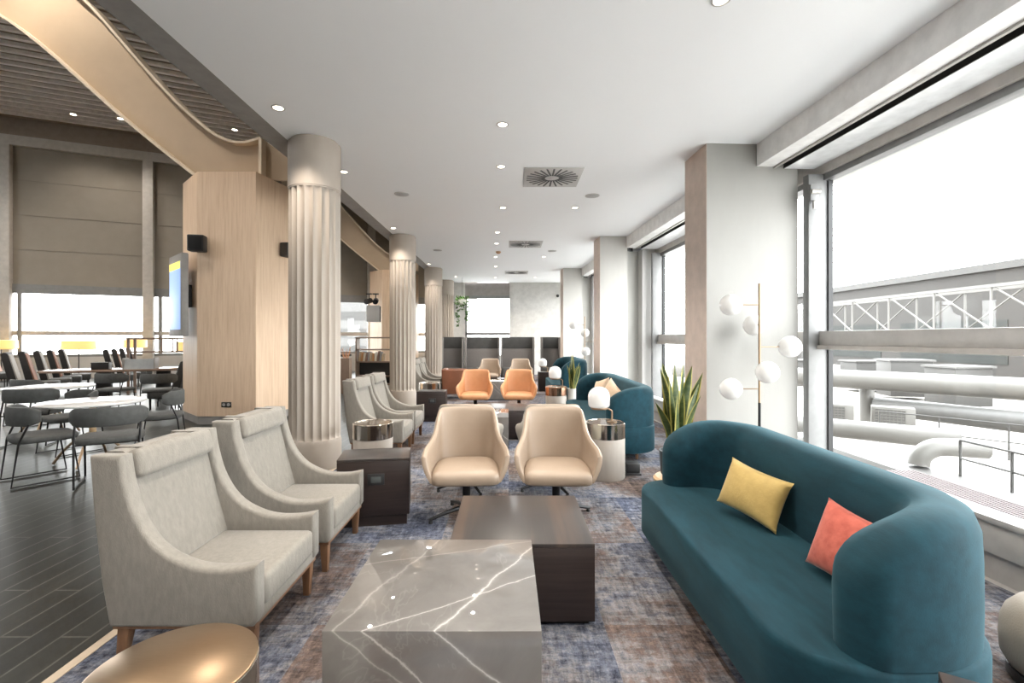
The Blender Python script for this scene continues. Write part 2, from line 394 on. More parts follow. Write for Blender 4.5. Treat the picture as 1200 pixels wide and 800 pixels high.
# window wall on the right
pil = [(5.6, 1.10), (10.7, .62), (15.6, .62)]
for i, (q, wd) in enumerate(pil):
    b = MB(); b.box(0, wd, q, q+.6, 0, ZC); 
    b.mi = 1; b.box(-.004, 0, q+.002, q+.6, 0, ZC)
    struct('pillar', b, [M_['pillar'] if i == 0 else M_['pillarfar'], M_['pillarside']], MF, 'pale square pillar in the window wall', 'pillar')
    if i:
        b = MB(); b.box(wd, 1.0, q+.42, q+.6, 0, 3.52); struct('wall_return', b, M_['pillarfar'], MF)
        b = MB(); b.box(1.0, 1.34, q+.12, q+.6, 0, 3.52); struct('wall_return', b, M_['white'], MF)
segs = [(YB, 5.6), (6.2, 10.7), (11.3, 15.6), (16.2, YE-.9)]
for i, (q0, q1) in enumerate(segs):
    q1b = q1
    b = MB(); b.box(.6, .80, q0, q1b, 3.52, ZC); struct('trim_%d' % (10+i), b, M_['bulk'], MF)
    b = MB(); b.box(.80, .835, q0, q1b, 3.50, 3.56, .004); struct('trim_%d' % (20+i), b, M_['alu'], MF)
    b = MB(); b.box(.835, .93, q0, q1b, 3.60, 3.66); b.box(.925, .935, q0, q1b, 3.5, 3.66); struct('trim_%d' % (30+i), b, M_['black'], MF)
    b = MB(); b.box(.935, 1.34, q0, q1b, 3.50, 3.62); struct('trim_%d' % (40+i), b, pm('gloss_white_panel', (.78,.79,.80), .15), MF)
    b = MB(); b.box(.52, .66, q0, q1b, .17, .36, .004); b.box(.5, .67, q0, q1b, .36, .40, .008); struct('sill_%d' % (i+1), b, M_['sill'], MF)
    b = MB(); b.box(.55, .66, q0, q1b, -.1, .17); struct('baseboard_%d' % (i+1), b, M_['plinth'], MF)
    # window: frames and panes
    wn = bpy.data.objects.new('window_%d' % (i+1), None); C.objects.link(wn); wn['kind'] = 'structure'; wn.matrix_world = MF
    f = MB(); f.box(1.30, 1.42, q0, q1+.6, 3.40, 3.62, .005); f.build('top_rail', M_['transom'], wn)
    f = MB(); f.box(1.33, 1.46, q0, q1+.6, 3.33, 3.40, .005); f.box(1.33, 1.46, q0, q1+.6, .0, .09, .005); f.build('frame', M_['frame'], wn)
    f = MB(); f.box(1.28, 1.46, q0, q1+.6, 1.42, 1.58, .006); f.build('transom', pm('transom_paint', (.50,.48,.46), .4), wn)
    f = MB(); f.box(1.25, 1.44, q0, q1+.6, 1.37, 1.42, .006); f.build('transom_lip', M_['transom'], wn)
    qs = [q1-.12] if i == 0 else [q0+.3, q1-.12]
    for qq in qs:
        f = MB(); f.box(1.15, 1.40, qq, qq+.10, 0, 3.40, .005); f.build('jamb', M_['frame'], wn)
        f = MB(); f.box(1.375, 1.43, qq-.02, qq, .05, 3.40); f.build('gasket', M_['blackmetal'], wn)
    f = MB(); f.box(1.405, 1.415, q0, q1+.6, .07, 1.40); f.build('pane', M_['glass'], wn)
    f = MB(); f.box(1.405, 1.415, q0, q1+.6, 1.56, 3.35); f.build('pane', M_['glass'], wn)
# closing strip above the windows outside
b = MB(); b.box(1.42, 1.6, YB, YE, 3.36, ZC); struct('wall_lintel', b, M_['white'], MF)
b = MB(); b.box(1.46, 1.6, YB, YE, -2.2, .04); struct('wall_right', b, M_['white'], MF)

# roller blind bracket on the jamb
t = thing('blind_bracket', 'small white roller blind bracket at the top of the window jamb', 'bracket', (*fac(1.17, 5.42), 3.14))
M = MB(); M.box(-.05, .05, -.02, .02, -.07, .12, .008); M.build('bracket_plate', M_['frame'], t)
M = MB(); M.tube([(-.05,-.03,.03), (.05,-.03,.03)], .028); M.build('roller_end', M_['alu'], t)
M = MB(); M.box(-.02, .04, -.03, .0, -.16, -.07, .004); M.build('chain_clip', M_['alu'], t)

# end wall of the lounge
wx = [(-2.62, -1.79), (.04, 2.9)]
b = MB(); b.box(.04, fac(1.5, YE)[0], YE, YE+.2, 0, ZC); b.box(-2.62, -1.79, YE, YE+.2, 0, ZC)
struct('wall_end', b, pm('pale_end_wall', (.58,.57,.545), .6))
b = MB(); b.box(-1.79, .04, YE+.05, YE+.2, 3.22, ZC); struct('blind_end', b, pm('grey_blind', (.30,.275,.26), .8)); 
b = MB(); b.box(-1.79, .04, YE, YE+.2, 0, .8); struct('wall_end_sill', b, M_['white'])
wn = bpy.data.objects.new('window_5', None); C.objects.link(wn); wn['kind'] = 'structure'
f = MB(); f.box(-1.79, .04, YE+.02, YE+.12, 1.62, 1.74); f.box(-1.79, .04, YE+.02, YE+.12, 3.12, 3.24); f.box(-1.79, -1.70, YE+.02, YE+.12, .8, 3.24); f.build('frame', M_['frame'], wn)
f = MB(); f.box(-1.79, .04, YE+.07, YE+.08, .8, 3.2); f.build('pane', M_['glass'], wn)

# dining hall shell: far wall runs from A along D
A = Vector((-18.1, 17, 0)); D = Vector((.919, .395, 0)).normalized()
MH = Matrix.Translation(A) @ Matrix.Rotation(math.atan2(D.y, D.x), 4, 'Z')    # local x along wall, y = outward
b = MB(); b.box(-6, 18, 0, .2, -.1, .8); struct('wall_far_sill', b, M_['white'], MH)
b = MB()
b.box(-6, 18, .05, .2, 3.45, 8.4)
for k in range(1, 4): b.box(-6, 18, .035, .05, 3.45+k*1.25, 3.47+k*1.25)
struct('wall_far', b, M_['panel'], MH)
b = MB(); b.box(-6, 18, -.12, .2, 8.4, 8.75); struct('trim_50', b, M_['cornice'], MH)
b = MB(); b.box(-6, 18, -.05, .2, 8.75, 9.4); struct('trim_51', b, M_['slatback'], MH)
k = 0
posts = [-4.05, .16, 4.37, 8.6, 12.8, 17]
for i, x0 in enumerate(posts):
    b = MB(); b.box(x0-.17, x0+.17, -.2, .1, 0, 8.4, .01); struct('mullion_%d' % (i+1), b, M_['cornice'], MH)
for i, (x0, x1) in enumerate(zip(posts, posts[1:])):
    wn = bpy.data.objects.new('window_%d' % (i+6), None); C.objects.link(wn); wn['kind'] = 'structure'; wn.matrix_world = MH
    f = MB(); f.box(x0+.17, x1-.17, 0, .1, 3.12, 3.45); f.box(x0+.17, x1-.17, .0, .1, .8, .9); f.box(x0+.30, x0+.42, 0, .1, .9, 3.12); f.build('frame', M_['frame'], wn)
    f = MB(); f.box(x0+.17, x1-.17, 0, .1, 1.60, 1.76); f.build('transom', M_['transom'], wn)
    f = MB(); f.box(x0+.17, x1-.17, .05, .06, .9, 3.12); f.build('pane', M_['glass'], wn)
b = MB(); b.box(-2.80, -2.62, YE+.2, 24, 0, 9.4); struct('wall_side', b, M_['panel'])
# slatted ceiling
b = MB(); b.box(-7, 19, -24, .2, 9.40, 9.5); struct('ceiling_hall', b, M_['slatback'], MH)
b = MB()
for k in range(48):
    y = -.6-k*.40
    b.box(-6.5, 18.5, y-.055, y+.055, 9.30, 9.40)
struct('ceiling_slats', b, M_['slat'], MH)

# oak clad pillars with steel rafters on top
poly = [(-5.41, 8.3), (-4.39, 8.3), (-4.20, 9.3), (-4.2, 10.1), (-5.6, 10.1), (-6.10, 8.95)]
for i, (dx, dy) in enumerate([(0, 0), (0.05, 11.9)]):
    P = [(x+dx, y+dy) for x, y in poly]
    b = MB(); b.prism(P, .14, 4.39); struct('pillar_oak', b, M_['oak'], None, 'angular pillar clad in pale oak panels', 'pillar')
    cx = sum(p[0] for p in P)/6; cyy = sum(p[1] for p in P)/6
    b = MB(); b.prism([(cx+(x-cx)*.985, cyy+(y-cyy)*.985) for x, y in P], 0, .14); struct('baseboard_oak_%d' % (i+1), b, M_['soffit'])
    Yb = 8.75+dy
    low = [(-4.46, 4.39), (-5.55, 4.39), (-5.78, 4.53), (-7.0, 5.52), (-8.42, 6.78), (-9.37, 7.45), (-10.6, 8.1), (-12, 8.6)]
    up = [(-12, 9.39), (-9.4, 9.0), (-7.8, 7.72), (-7.32, 7.25), (-6.6, 6.42), (-5.99, 5.76), (-5.45, 5.28), (-5.2, 5.12), (-4.95, 5.03), (-4.7, 5.03), (-4.46, 5.10)]
    rb = MB(); rb.prism([(x+dx, z) for x, z in low+up], Yb-.03, Yb+.03, 'y')
    rb.prism([(x+dx, z) for x, z in [(-4.46, 5.10), (-3.95, 4.76), (-3.95, 4.39), (-4.46, 4.39)]], Yb+.0, Yb+.05, 'y')
    struct('beam', rb, M_['beam'], None, 'cream painted steel rafter rising from the oak pillar', 'beam')
    fb = MB()
    for line in (low[1:], up[:]):
        rows = []
        L = smooth_path([Vector((x+dx, 0, z)) for x, z in line], 5)
        for j, p in enumerate(L):
            t_ = (L[min(j+1, len(L)-1)]-L[max(j-1, 0)]).normalized(); n_ = Vector((-t_.z, 0, t_.x))*.022
            rows.append([(p.x+n_.x, Yb-.17, p.z+n_.z), (p.x+n_.x, Yb+.17, p.z+n_.z), (p.x-n_.x, Yb+.17, p.z-n_.z), (p.x-n_.x, Yb-.17, p.z-n_.z)])
        fb.grid(rows, closed_v=True, caps=True)
    fb.box(-4.49+dx, -4.44+dx, Yb-.17, Yb+.17, 4.39, 5.08)
    struct('beam_flange', fb, M_['beamflange'])

# fluted columns
def column(x, y, r=.285):
    b = bmesh.new(); nf, sub = 20, 8; n = nf*sub
    zs = [0, .30, .34, .345, .36, .40, 3.14, 3.18, 3.20, 3.205, 3.215, 3.22, ZC-.03, ZC-.029, ZC]
    dp = [0, 0, 0, .25, .6, 1, 1, .6, .25, 0, 0, 0, 0, 0, 0]
    rr = [1.04, 1.04, 1.0, 1, 1, 1, 1, 1, 1, 1, 1.0, 1.02, 1.02, .93, .93]
    rings = []
    for z, d, s in zip(zs, dp, rr):
        ring = []
        for i in range(n):
            f = (i % sub)/sub; a = 2*PI*i/n
            depth = .036*d*max(0, math.sin(PI*f))**.8 if .02 < f < .98 else 0
            ring.append(b.verts.new(((r*s-depth)*math.cos(a), (r*s-depth)*math.sin(a), z)))
        rings.append(ring)
    for a, d in zip(rings, rings[1:]):
        for i in range(n): b.faces.new((a[i], a[(i+1)%n], d[(i+1)%n], d[i]))
    b.faces.new(rings[0][::-1]); b.faces.new(rings[-1])
    m = MB(); m.merge(b); o = struct('column', m, M_['column'], None, 'round fluted column in pale stone', 'column', ang=30)
    o.location = (x, y, 0)
for x, y in ((-2.27, 5.60), (-2.37, 10.7), (-2.45, 15.6), (-2.45, 18.9)): column(x, y)

# ------------------------------------------------------------------ armchairs
def make_armchair(label):
    t = thing('armchair', label, 'armchair', (0,0,0), 0, 'oatmeal armchairs along the column side')
    W = .72; D_ = .70
    # side panels: profile in (u from front, z)
    prof = smooth_path([(0,.48,0), (.10,.463,0), (.22,.462,0), (.32,.485,0), (.42,.535,0), (.495,.61,0), (.555,.72,0), (.592,.85,0), (.612,.97,0)], 4)
    out = [(p.x, p.y) for p in prof] + [(.755,.97), (.735,.70), (.70,.40), (.665,.20), (.02,.20), (0,.23)]
    for s, nm in ((-1, 'side'), (1, 'side')):
        x0, x1 = (s*W/2, s*(W/2-.085)) if s < 0 else (s*(W/2-.085), s*W/2)
        b = MB(); b.prism([(u-.35, z) for u, z in out], min(x0,x1), max(x0,x1), 'x', .033, 4); b.build('side_panel', M_['armfab'], t, 50)
    # back
    bk = [(.505,.30), (.505,.40), (.56,.60), (.625,.86), (.64,.955), (.66,.975), (.73,.975), (.752,.955), (.735,.70), (.70,.40), (.668,.21), (.52,.21)]
    b = MB(); b.prism([(u-.35, z) for u, z in bk], -W/2+.08, W/2-.08, 'x'); b.build('backrest', M_['armfab'], t, 50)
    # seat cushion and apron
    b = MB(); b.box(-W/2+.087, W/2-.087, -.352, .17, .245, .395, .03, 3); b.build('seat_cushion', M_['armfab'], t)
    b = MB(); b.box(-W/2+.04, W/2-.04, -.34, .30, .20, .26, .008); b.build('seat_frame', M_['armfab'], t)
    b = MB(); b.box(-W/2+.02, W/2-.02, -.335, .31, .185, .202); b.build('base_rail', M_['brownleg'], t)
    # headrest bolster hung over the top edge
    b = MB(); Mx = Matrix.Translation((0, .262, .908)) @ Matrix.Rotation(R(-12.5), 4, 'X')
    b.box(-W/2+.083, W/2-.083, -.034, .045, -.066, .072, .032, 4, Mx); hd = b.build('headrest', M_['armfab'], t)
    for s in (-1, 1):
        b = MB(); b.box(s*.19-.022, s*.19+.022, .27, .407, .974, .981, .003); b.box(s*.19-.022, s*.19+.022, .400, .408, .84, .981, .003); b.build('strap', M_['armfab'], hd)
    for sx in (-1, 1):
        for y, dy in ((-.30, 0), (.27, .03)):
            b = MB(); b.taper((sx*.30, y+dy, 0), (.017,.017), (sx*.305, y, .187), (.026,.026), .003); b.build('leg', M_['brownleg'], t)
    return t
F = R(90)   # front (-Y local) turned to face +X
arm_lab = ['oatmeal fabric armchair with headrest, nearest the brass drum table', 'oatmeal fabric armchair with headrest, before the fluted column, beside the dark side cabinet',
 'oatmeal armchair behind the nickel-banded drum table, nearer of its pair', 'oatmeal armchair beside the second column, farther of the pair past the first column',
 'small distant oatmeal armchair past the second column, nearer of two', 'small distant oatmeal armchair past the second column, farther of two']
arm_pos = [(-1.48, 2.50), (-1.48, 3.38), (-1.66, 6.28), (-1.66, 7.08), (-2.02, 11.9), (-2.02, 12.7)]
a0 = make_armchair(arm_lab[0])
for i, (x, y) in enumerate(arm_pos):
    if i == 0: a0.location = (x, y, 0); a0.rotation_euler = (0, 0, F)
    else: dup(a0, (x, y, 0), F, arm_lab[i])

# ------------------------------------------------------------------ swivel chairs
def make_swivel(label, mat_in, mat_out, group):
    t = thing('swivel_chair', label, 'chair', (0,0,0), 0, group)
    hb = [(-.275,-.29,.365), (-.285,-.12,.365), (-.275,.08,.365), (-.235,.21,.365), (-.13,.265,.365), (0,.275,.365)]
    ht = [(-.352,-.25,.57), (-.345,-.15,.61), (-.312,.0,.648), (-.284,.12,.715), (-.272,.225,.81), (-.245,.305,.868), (-.125,.342,.876), (0,.348,.878)]
    def mirror(h): return h + [(-x, y, z) for x, y, z in h[-2::-1]]
    def resample(pts, n):
        P = smooth_path(pts, 12); L = [0]
        for a, c in zip(P, P[1:]): L.append(L[-1]+(c-a).length)
        out = []
        for k in range(n):
            s = L[-1]*k/(n-1); j = 0
            while j < len(L)-2 and L[j+1] < s: j += 1
            f = (s-L[j])/max(1e-9, L[j+1]-L[j]); out.append(P[j].lerp(P[j+1], min(1, max(0, f))))
        return out
    n = 49; B = resample(mirror(hb), n); T = resample(mirror(ht), n)
    th = .042
    rows_out, rows_in = [], []
    cols = []
    for k in range(n):
        tb = (B[min(k+1,n-1)]-B[max(k-1,0)]); tt = (T[min(k+1,n-1)]-T[max(k-1,0)])
        def nrm(v): v = Vector((-v.y, v.x, 0)); return -v.normalized()      # inward
        nb, n2 = nrm(tb), nrm(tt)
        sg = 1 if (Vector((0,0,0))-B[k]).dot(nb) > 0 else -1
        nb *= sg; sg = 1 if (Vector((0,0,0))-T[k]).dot(n2) > 0 else -1; n2 *= sg
        lin = [(0, 0), (.2, .012), (.45, .018), (.7, .014), (.93, .003)]
        col = []
        for f, bulge in lin:
            nn = nb.lerp(n2, f); col.append(B[k].lerp(T[k], f) - nn*bulge)
        up = Vector((0,0,1))
        col.append(T[k] + n2*th*.18 - up*.004); col.append(T[k] + n2*th*.5 + up*.004); col.append(T[k] + n2*th*.85 - up*.006)
        for f, bulge in reversed(lin):
            nn = nb.lerp(n2, f); col.append(B[k].lerp(T[k], f) + nn*(th-bulge))
        cols.append([tuple(c) for c in col])
    m = MB(); b = bmesh.new(); g = [[b.verts.new(p) for p in c] for c in cols]; mm = len(g[0])
    for a, d in zip(g, g[1:]):
        for k in range(mm):
            f = b.faces.new((a[k], a[(k+1)%mm], d[(k+1)%mm], d[k]))
            f.material_index = 0 if 5 <= k <= mm-2 else 1
    for e, rv in ((g[0], True), (g[-1], False)):
        b.faces.new(e[::-1] if rv else e)
    bmesh.ops.recalc_face_normals(b, faces=b.faces)
    bmesh.ops.bevel(b, geom=[e for c in (g[0], g[-1]) for e in {ed for v in c for ed in v.link_edges if ed.other_vert(v) in c} if len(e.link_faces) == 2 and any(len(f.verts) > 4 for f in e.link_faces)], offset=.008, segments=2, profile=.5, affect='EDGES', clamp_overlap=True)
    me = bpy.data.meshes.new('tmp'); b.to_mesh(me); b.free(); m.bm.from_mesh(me); bpy.data.meshes.remove(me)
    m.build('shell', [mat_in, mat_out], t, 45)
    # seat cushion: puffed rounded pad
    rows = []
    pts = [(.262,-.305), (.262,0), (.24,.13), (.17,.225), (0,.24)]
    outline = smooth_path([(x, y, 0) for x, y in [(0,-.318), (.18,-.316), (.245,-.30), (.268,-.25), (.262,0), (.238,.13), (.165,.22), (0,.236)]], 5)
    outline = [Vector(p) for p in outline] + [Vector((-p.x, p.y, 0)) for p in outline[-2:0:-1]]
    for s, z in ((.80,.358), (.965,.360), (1,.372), (1,.415), (.98,.437), (.92,.452), (.75,.462), (.4,.466), (.02,.467)):
        rows.append([(p.x*s, (p.y+.04)*s-.04, z - .012*max(0, (-p.y-.15)/.15)*s**3) for p in outline])
    m = MB(); m.grid(rows, closed_v=True, caps=True); m.build('seat', mat_in, t, 60)
    m = MB(); m.prism([(p.x*.93, p.y*.93) for p in outline], .345, .362); m.build('seat_pan', M_['blackmetal'], t)
    m = MB(); m.lathe([(.10,.352), (.10,.335), (.035,.325), (.032,.10), (.05,.095), (.055,.06), (.03,.055)], 20); m.build('column_post', M_['blackmetal'], t)
    for k in range(4):
        a = R(25+90*k); c, s = math.cos(a), math.sin(a)
        m = MB(); m.tube([(c*.03, s*.03, .085), (c*.17, s*.17, .068), (c*.33, s*.33, .030)], [.02,.017,.013], 8); lg = m.build('base_arm', M_['blackmetal'], t)
        m = MB(); m.lathe([(.016,0), (.018,.012), (.010,.028)], 12, (c*.315, s*.315, 0)); m.build('glide', M_['black'], lg)
    return t
g1 = 'cream leather swivel chairs'
s0 = make_swivel('cream leather swivel tub chair facing the coffee tables, the one on the column side', M_['cream'], M_['creamback'], g1)
s0.location = (-.355, 4.02, 0); s0.rotation_euler = (0, 0, R(4))
dup(s0, (.40, 4.02, 0), R(-2), 'cream leather swivel tub chair facing the coffee tables, beside the drum table with lamp')
dup(s0, (-.40, 4.80, 0), R(180), 'cream swivel tub chair facing away, mostly hidden behind the column-side cream chair')
dup(s0, (.42, 4.80, 0), R(180), 'cream swivel tub chair facing away, mostly hidden behind the lamp-side cream chair')
dup(s0, (.588, .90, 0), R(206), 'cream leather swivel chair at the very front, only an arm tip by the sofa base')
dup(s0, (-.56, 14.2, 0), R(0), 'distant cream tub chair before the grey booths, behind the column-side orange chair')
dup(s0, (.36, 14.2, 0), R(0), 'distant cream tub chair before the grey booths, behind the sofa-side orange chair')
o0 = make_swivel('orange leather swivel tub chair, the one nearer the columns', M_['orange'], M_['orange'], 'orange leather swivel chairs')
o0.location = (-.64, 9.2, 0)
dup(o0, (.20, 9.2, 0), R(-2), 'orange leather swivel tub chair, the one nearer the teal sofas')

# sienna leather cube chair
t = thing('cube_armchair', 'rust brown leather cube armchair seen from the side beside orange chairs', 'armchair', (-1.33, 12.0, 0), R(90))
M = MB(); M.box(-.26, .26, -.26, .30, .12, .42, .03, 3); M.build('seat', M_['sienna'], t)
M = MB(); M.box(-.26, .26, .20, .32, .40, .74, .03, 3); M.build('backrest', M_['sienna'], t)
for s in (-1, 1):
    M = MB(); M.box(s*.24-.05, s*.24+.05, -.27, .31, .12, .72, .03, 3); M.build('armrest', M_['sienna'], t)
    for y in (-.2, .25):
        M = MB(); M.tube([(s*.22, y, 0), (s*.22, y, .13)], .015); M.build('leg', M_['black'], t)

# ------------------------------------------------------------------ coffee tables
def block_table(name, label, x0, x1, y0, y1, z, mat, grp, plinth=True):
    t = thing(name, label, 'coffee table', ((x0+x1)/2, (y0+y1)/2, 0), 0, grp)
    wx, wy = (x1-x0)/2, (y1-y0)/2
    if plinth:
        M = MB(); M.box(-wx+.03, wx-.03, -wy+.03, wy-.03, 0, .03); M.build('plinth', M_['black'], t)
    M = MB(); M.box(-wx, wx, -wy, wy, .025, z-.022 if mat == 'dark' else z, .003, 2)
    M.build('body', M_['darkwood'] if mat == 'dark' else M_['marble'], t)
    if mat == 'dark':
        M = MB(); M.box(-wx, wx, -wy, wy, z-.0215, z, .003, 2); M.build('top', M_['veneer'], t)
    return t
block_table('coffee_table', 'grey veined marble block coffee table at the front', -.665, .118, 1.70, 2.475, .458, 'marble', 'marble block tables')
block_table('coffee_table', 'dark wood block coffee table behind the large front marble one', -.31, .45, 2.485, 3.25, .43, 'dark', 'dark wood block tables')
block_table('coffee_table', 'pale marble block table partly hidden between the cream chairs', -.78, .0, 6.28, 7.04, .46, 'marble', 'marble block tables')
block_table('coffee_table', 'dark wood block table just behind the cream chairs', -.50, .28, 7.06, 7.85, .43, 'dark', 'dark wood block tables')
block_table('coffee_table', 'distant marble block table seen between the two orange chairs', -.62, .12, 11.5, 12.2, .46, 'marble', 'marble block tables')
block_table('coffee_table', 'farthest dark wood block table, before the distant cream chairs', -.30, .45, 12.22, 12.95, .43, 'dark', 'dark wood block tables')

# dark side cabinets with power socket
def side_cabinet(label, loc, rz, w=.56, d=.37, socket=True, z=.54):
    t = thing('side_cabinet', label, 'side table', loc, rz, 'dark wood side cabinets')
    M = MB(); M.box(-w/2, w/2-.02, .02, d-.02, 0, .085); M.build('plinth', M_['darkwood'], t)
    M = MB(); M.box(-w/2, w/2, 0, d, .085, z-.02, .004); M.build('body', M_['darkwood'], t)
    M = MB(); M.box(-w/2, w/2, 0, d, z-.02, z, .003); M.build('top', M_['veneer'], t)
    if socket:
        M = MB(); M.box(-.065, .065, -.008, .004, .33, .42, .004); so = M.build('socket_panel', M_['black'], t, loc=(.02, 0, 0))
        M = MB(); M.box(-.038, .038, -.011, -.007, .352, .398, .002); M.build('socket_face', pm('socket_grey', (.07,.08,.08), .3), so)
    return t
side_cabinet('dark wood side cabinet with socket panel, between the two pairs of armchairs', (-1.075, 3.80, 0), R(10))
side_cabinet('dark wood side cabinet in front of the second column, with a small socket', (-1.39, 8.57, 0), R(3), .52)
side_cabinet('small dark cabinet carrying a globe lamp before the last booth', (1.02, 13.4, 0), 0, .36, .4, False)
side_cabinet('dark wood side table at the lower edge, only a top corner showing beside the sofa', (1.254, .942, 0), R(-33), .5, .36, False)

# drum tables
def drum_table(label, loc, top='inset', band='chrome', r=.21, z=.595):
    t = thing('drum_table', label, 'side table', loc, 0, 'metal banded drum tables')
    M = MB(); M.lathe([(r*.96, 0), (r*.985, .01), (r*.985, z-.165), (r*.97, z-.16)], 48); M.build('drum', M_['drum'], t)
    M = MB(); M.lathe([(r*.9, z-.162), (r, z-.160), (r, z-.006), (r-.006, z), (r-.02, z), (r-.022, z-.012), (r*.5, z-.012)], 64); M.build('band', M_[band], t)
    if top == 'brass':
        M = MB(); M.lathe([(r-.02, z-.011), (r*1.0-.002, z-.004), (r*1.0-.002, z+.001), (r-.008, z+.004)], 64); M.build('top', M_['brass'], t)
    else:
        M = MB(); M.lathe([(r-.023, z-.0115), (r-.023, z-.005)], 48); M.build('top', M_['inset'], t)
    return t
drum_table('brass topped drum table at the lower corner, in front of the nearest armchair', (-.92, 1.31, 0), 'brass')
drum_table('beige drum table with nickel band in front of the armchairs past the column', (-1.46, 5.15, 0))
drum_table('beige drum table with nickel band carrying a globe lamp beside the cream chair', (1.05, 5.18, 0))
drum_table('small distant drum table with nickel band behind the second dark cabinet', (-1.62, 9.75, 0))
drum_table('copper banded drum table carrying a globe lamp by the far end of the second sofa', (.89, 8.95, 0), band='copper', r=.2)

# globe table lamps
def table_lamp(label, loc, rz=0):
    t = thing('table_lamp', label, 'table lamp', loc, rz, 'opal globe table lamps')
    M = MB(); M.lathe([(.055,0), (.055,.008), (.012,.014)], 32, (.08,0,0)); M.build('base', M_['brasspole'], t)
    M = MB(); M.tube(smooth_path([(.08,0,.01), (.08,0,.09), (.075,0,.122), (.03,0,.145), (-.02,0,.145), (-.06,0,.14)], 6), .009, 10); M.build('stem', M_['brasspole'], t)
    M = MB(); M.lathe([(.02,.135), (.085,.14), (.09,.15), (.088,.16)], 32, (-.06,0,0)); M.build('collar', M_['brasspole'], t)
    prof = [(.085,.158), (.108,.168), (.116,.19), (.118,.26)] + [(.118*math.cos(a), .27+.115*math.sin(a)) for a in [k*PI/2/8 for k in range(0, 9)]]
    M = MB(); M.lathe(prof, 32, (-.06,0,0)); M.build('shade', M_['globe'], t, 80)
    return t
table_lamp('white globe lamp on bent brass stem, on the drum table beside the cream chair', (1.04, 5.18, .591))
table_lamp('white globe lamp on the copper drum table by the far end of the second sofa', (.93, 8.95, .591))
table_lamp('smallest white globe lamp, on the dark cabinet before the last booth', (1.03, 13.6, .54))

# ------------------------------------------------------------------ teal sofas
def rrect(x0, x1, y0, y1, rf, rb, n=10):
    """counter-clockwise from front-near: front = low x (radius rf), back = high x (radius rb)"""
    P = []
    for cx, cy_, a0, r in ((x0+rf, y0+rf, 180, rf), (x1-rb, y0+rb, 270, rb), (x1-rb, y1-rb, 0, rb), (x0+rf, y1-rf, 90, rf)):
        for k in range(n+1):
            a = R(a0+90*k/n); P.append((cx+r*math.cos(a), cy_+r*math.sin(a)))
    return P
def make_sofa(label, L, D_, loc, rz=0, hs=.43, hb=.90):
    t = thing('sofa', label, 'sofa', loc, rz, 'teal velvet curved sofas')
    out = rrect(0, D_, 0, L, .28, .40)
    def ins(d): return rrect(d, D_-d, d, L-d, max(.05,.28-d), .40-d)
    rows = [[(x, y, z) for x, y in ins(d)] for d, z in ((.05,.115), (.012,.118), (0,.13), (0,hs-.026), (.003,hs-.012), (.010,hs-.004), (.022,hs), (.2,hs+.004))]
    M = MB(); M.grid(rows, closed_v=True, caps=True); M.build('seat', M_['teal'], t, 50)
    # wrap-around back
    th = .235; c = th/2
    P = [(.195, c)]
    full = rrect(0, D_-c, c, L-c, .05, .40-c*.6, 12)
    arcs = full[13*1:13*3]
    P = [Vector((.195, c, 0))]
    x_end = arcs[0][0]
    for k in range(1, 7): P.append(Vector((.195+(x_end-.195)*k/7, c, 0)))
    P += [Vector((*a, 0)) for a in arcs[:13]]
    ya, yb = arcs[12][1], arcs[13][1]
    for k in range(1, 14): P.append(Vector((D_-c, ya+(yb-ya)*k/14, 0)))
    P += [Vector((*a, 0)) for a in arcs[13:]]
    for k in range(6, 0, -1): P.append(Vector((.195+(x_end-.195)*k/7, L-c, 0)))
    P.append(Vector((.195, L-c, 0)))
    # denser ends
    ln = [0]
    for a, d in zip(P, P[1:]): ln.append(ln[-1]+(d-a).length)
    tot = ln[-1]
    S = [0, .004, .012, .025, .045, .07, .10, .14, .18, .23, .28, .33, .38]; S = S+[.38+(tot-.76)*k/60 for k in range(1, 60)]+[tot-s for s in reversed(S)]
    def at(s):
        j = 0
        while j < len(ln)-2 and ln[j+1] < s: j += 1
        f = (s-ln[j])/(ln[j+1]-ln[j]); return P[j].lerp(P[j+1], f)
    rows = []
    for s in S:
        p = at(s); q = (at(min(tot, s+.03))-at(max(0, s-.03))).normalized(); nrm = Vector((q.y, -q.x, 0))
        e = min(s, tot-s)
        hr = 1 if e > .42 else math.sqrt(max(0, 1-(1-e/.42)**2))
        wr = 1 if e > .10 else max(.12, math.sqrt(max(0, 1-(1-e/.10)**2)))
        hh = (hb-hs)*(.44+.56*hr); w2 = c*wr
        sec = []
        for f, z in ((1, 0), (1.02, .25), (1.01, .60), (.97, .83), (.80, .95), (.42, 1.0), (-.2, 1.0), (-.66, .96), (-.90, .86), (-.98, .64), (-.92, .25), (-.88, 0)):
            sec.append(tuple(p + nrm*w2*f + Vector((0,0,hs-.002+hh*z))))
        rows.append(sec)
    M = MB(); M.grid(rows, closed_v=True, caps=True); M.build('backrest', M_['teal'], t, 60)
    for x, y in ((.22,.22), (.22,L-.22), (D_-.25,.25), (D_-.25,L-.25)):
        M = MB(); M.lathe([(.016,0), (.026,.118)], 16, (x, y, 0)); M.build('leg', M_['brownleg'], t)
    return t
make_sofa('teal velvet sofa in front with a gold and a coral cushion on it', 2.11, .84, (.945, 1.53, 0))
make_sofa('teal velvet sofa in the middle with two sand cushions', 2.75, .86, (.98, 5.68, 0))
make_sofa('farthest teal velvet sofa, only its end showing past the snake plant', 2.3, .86, (1.0, 10.9, 0), 0, .43, 1.0)

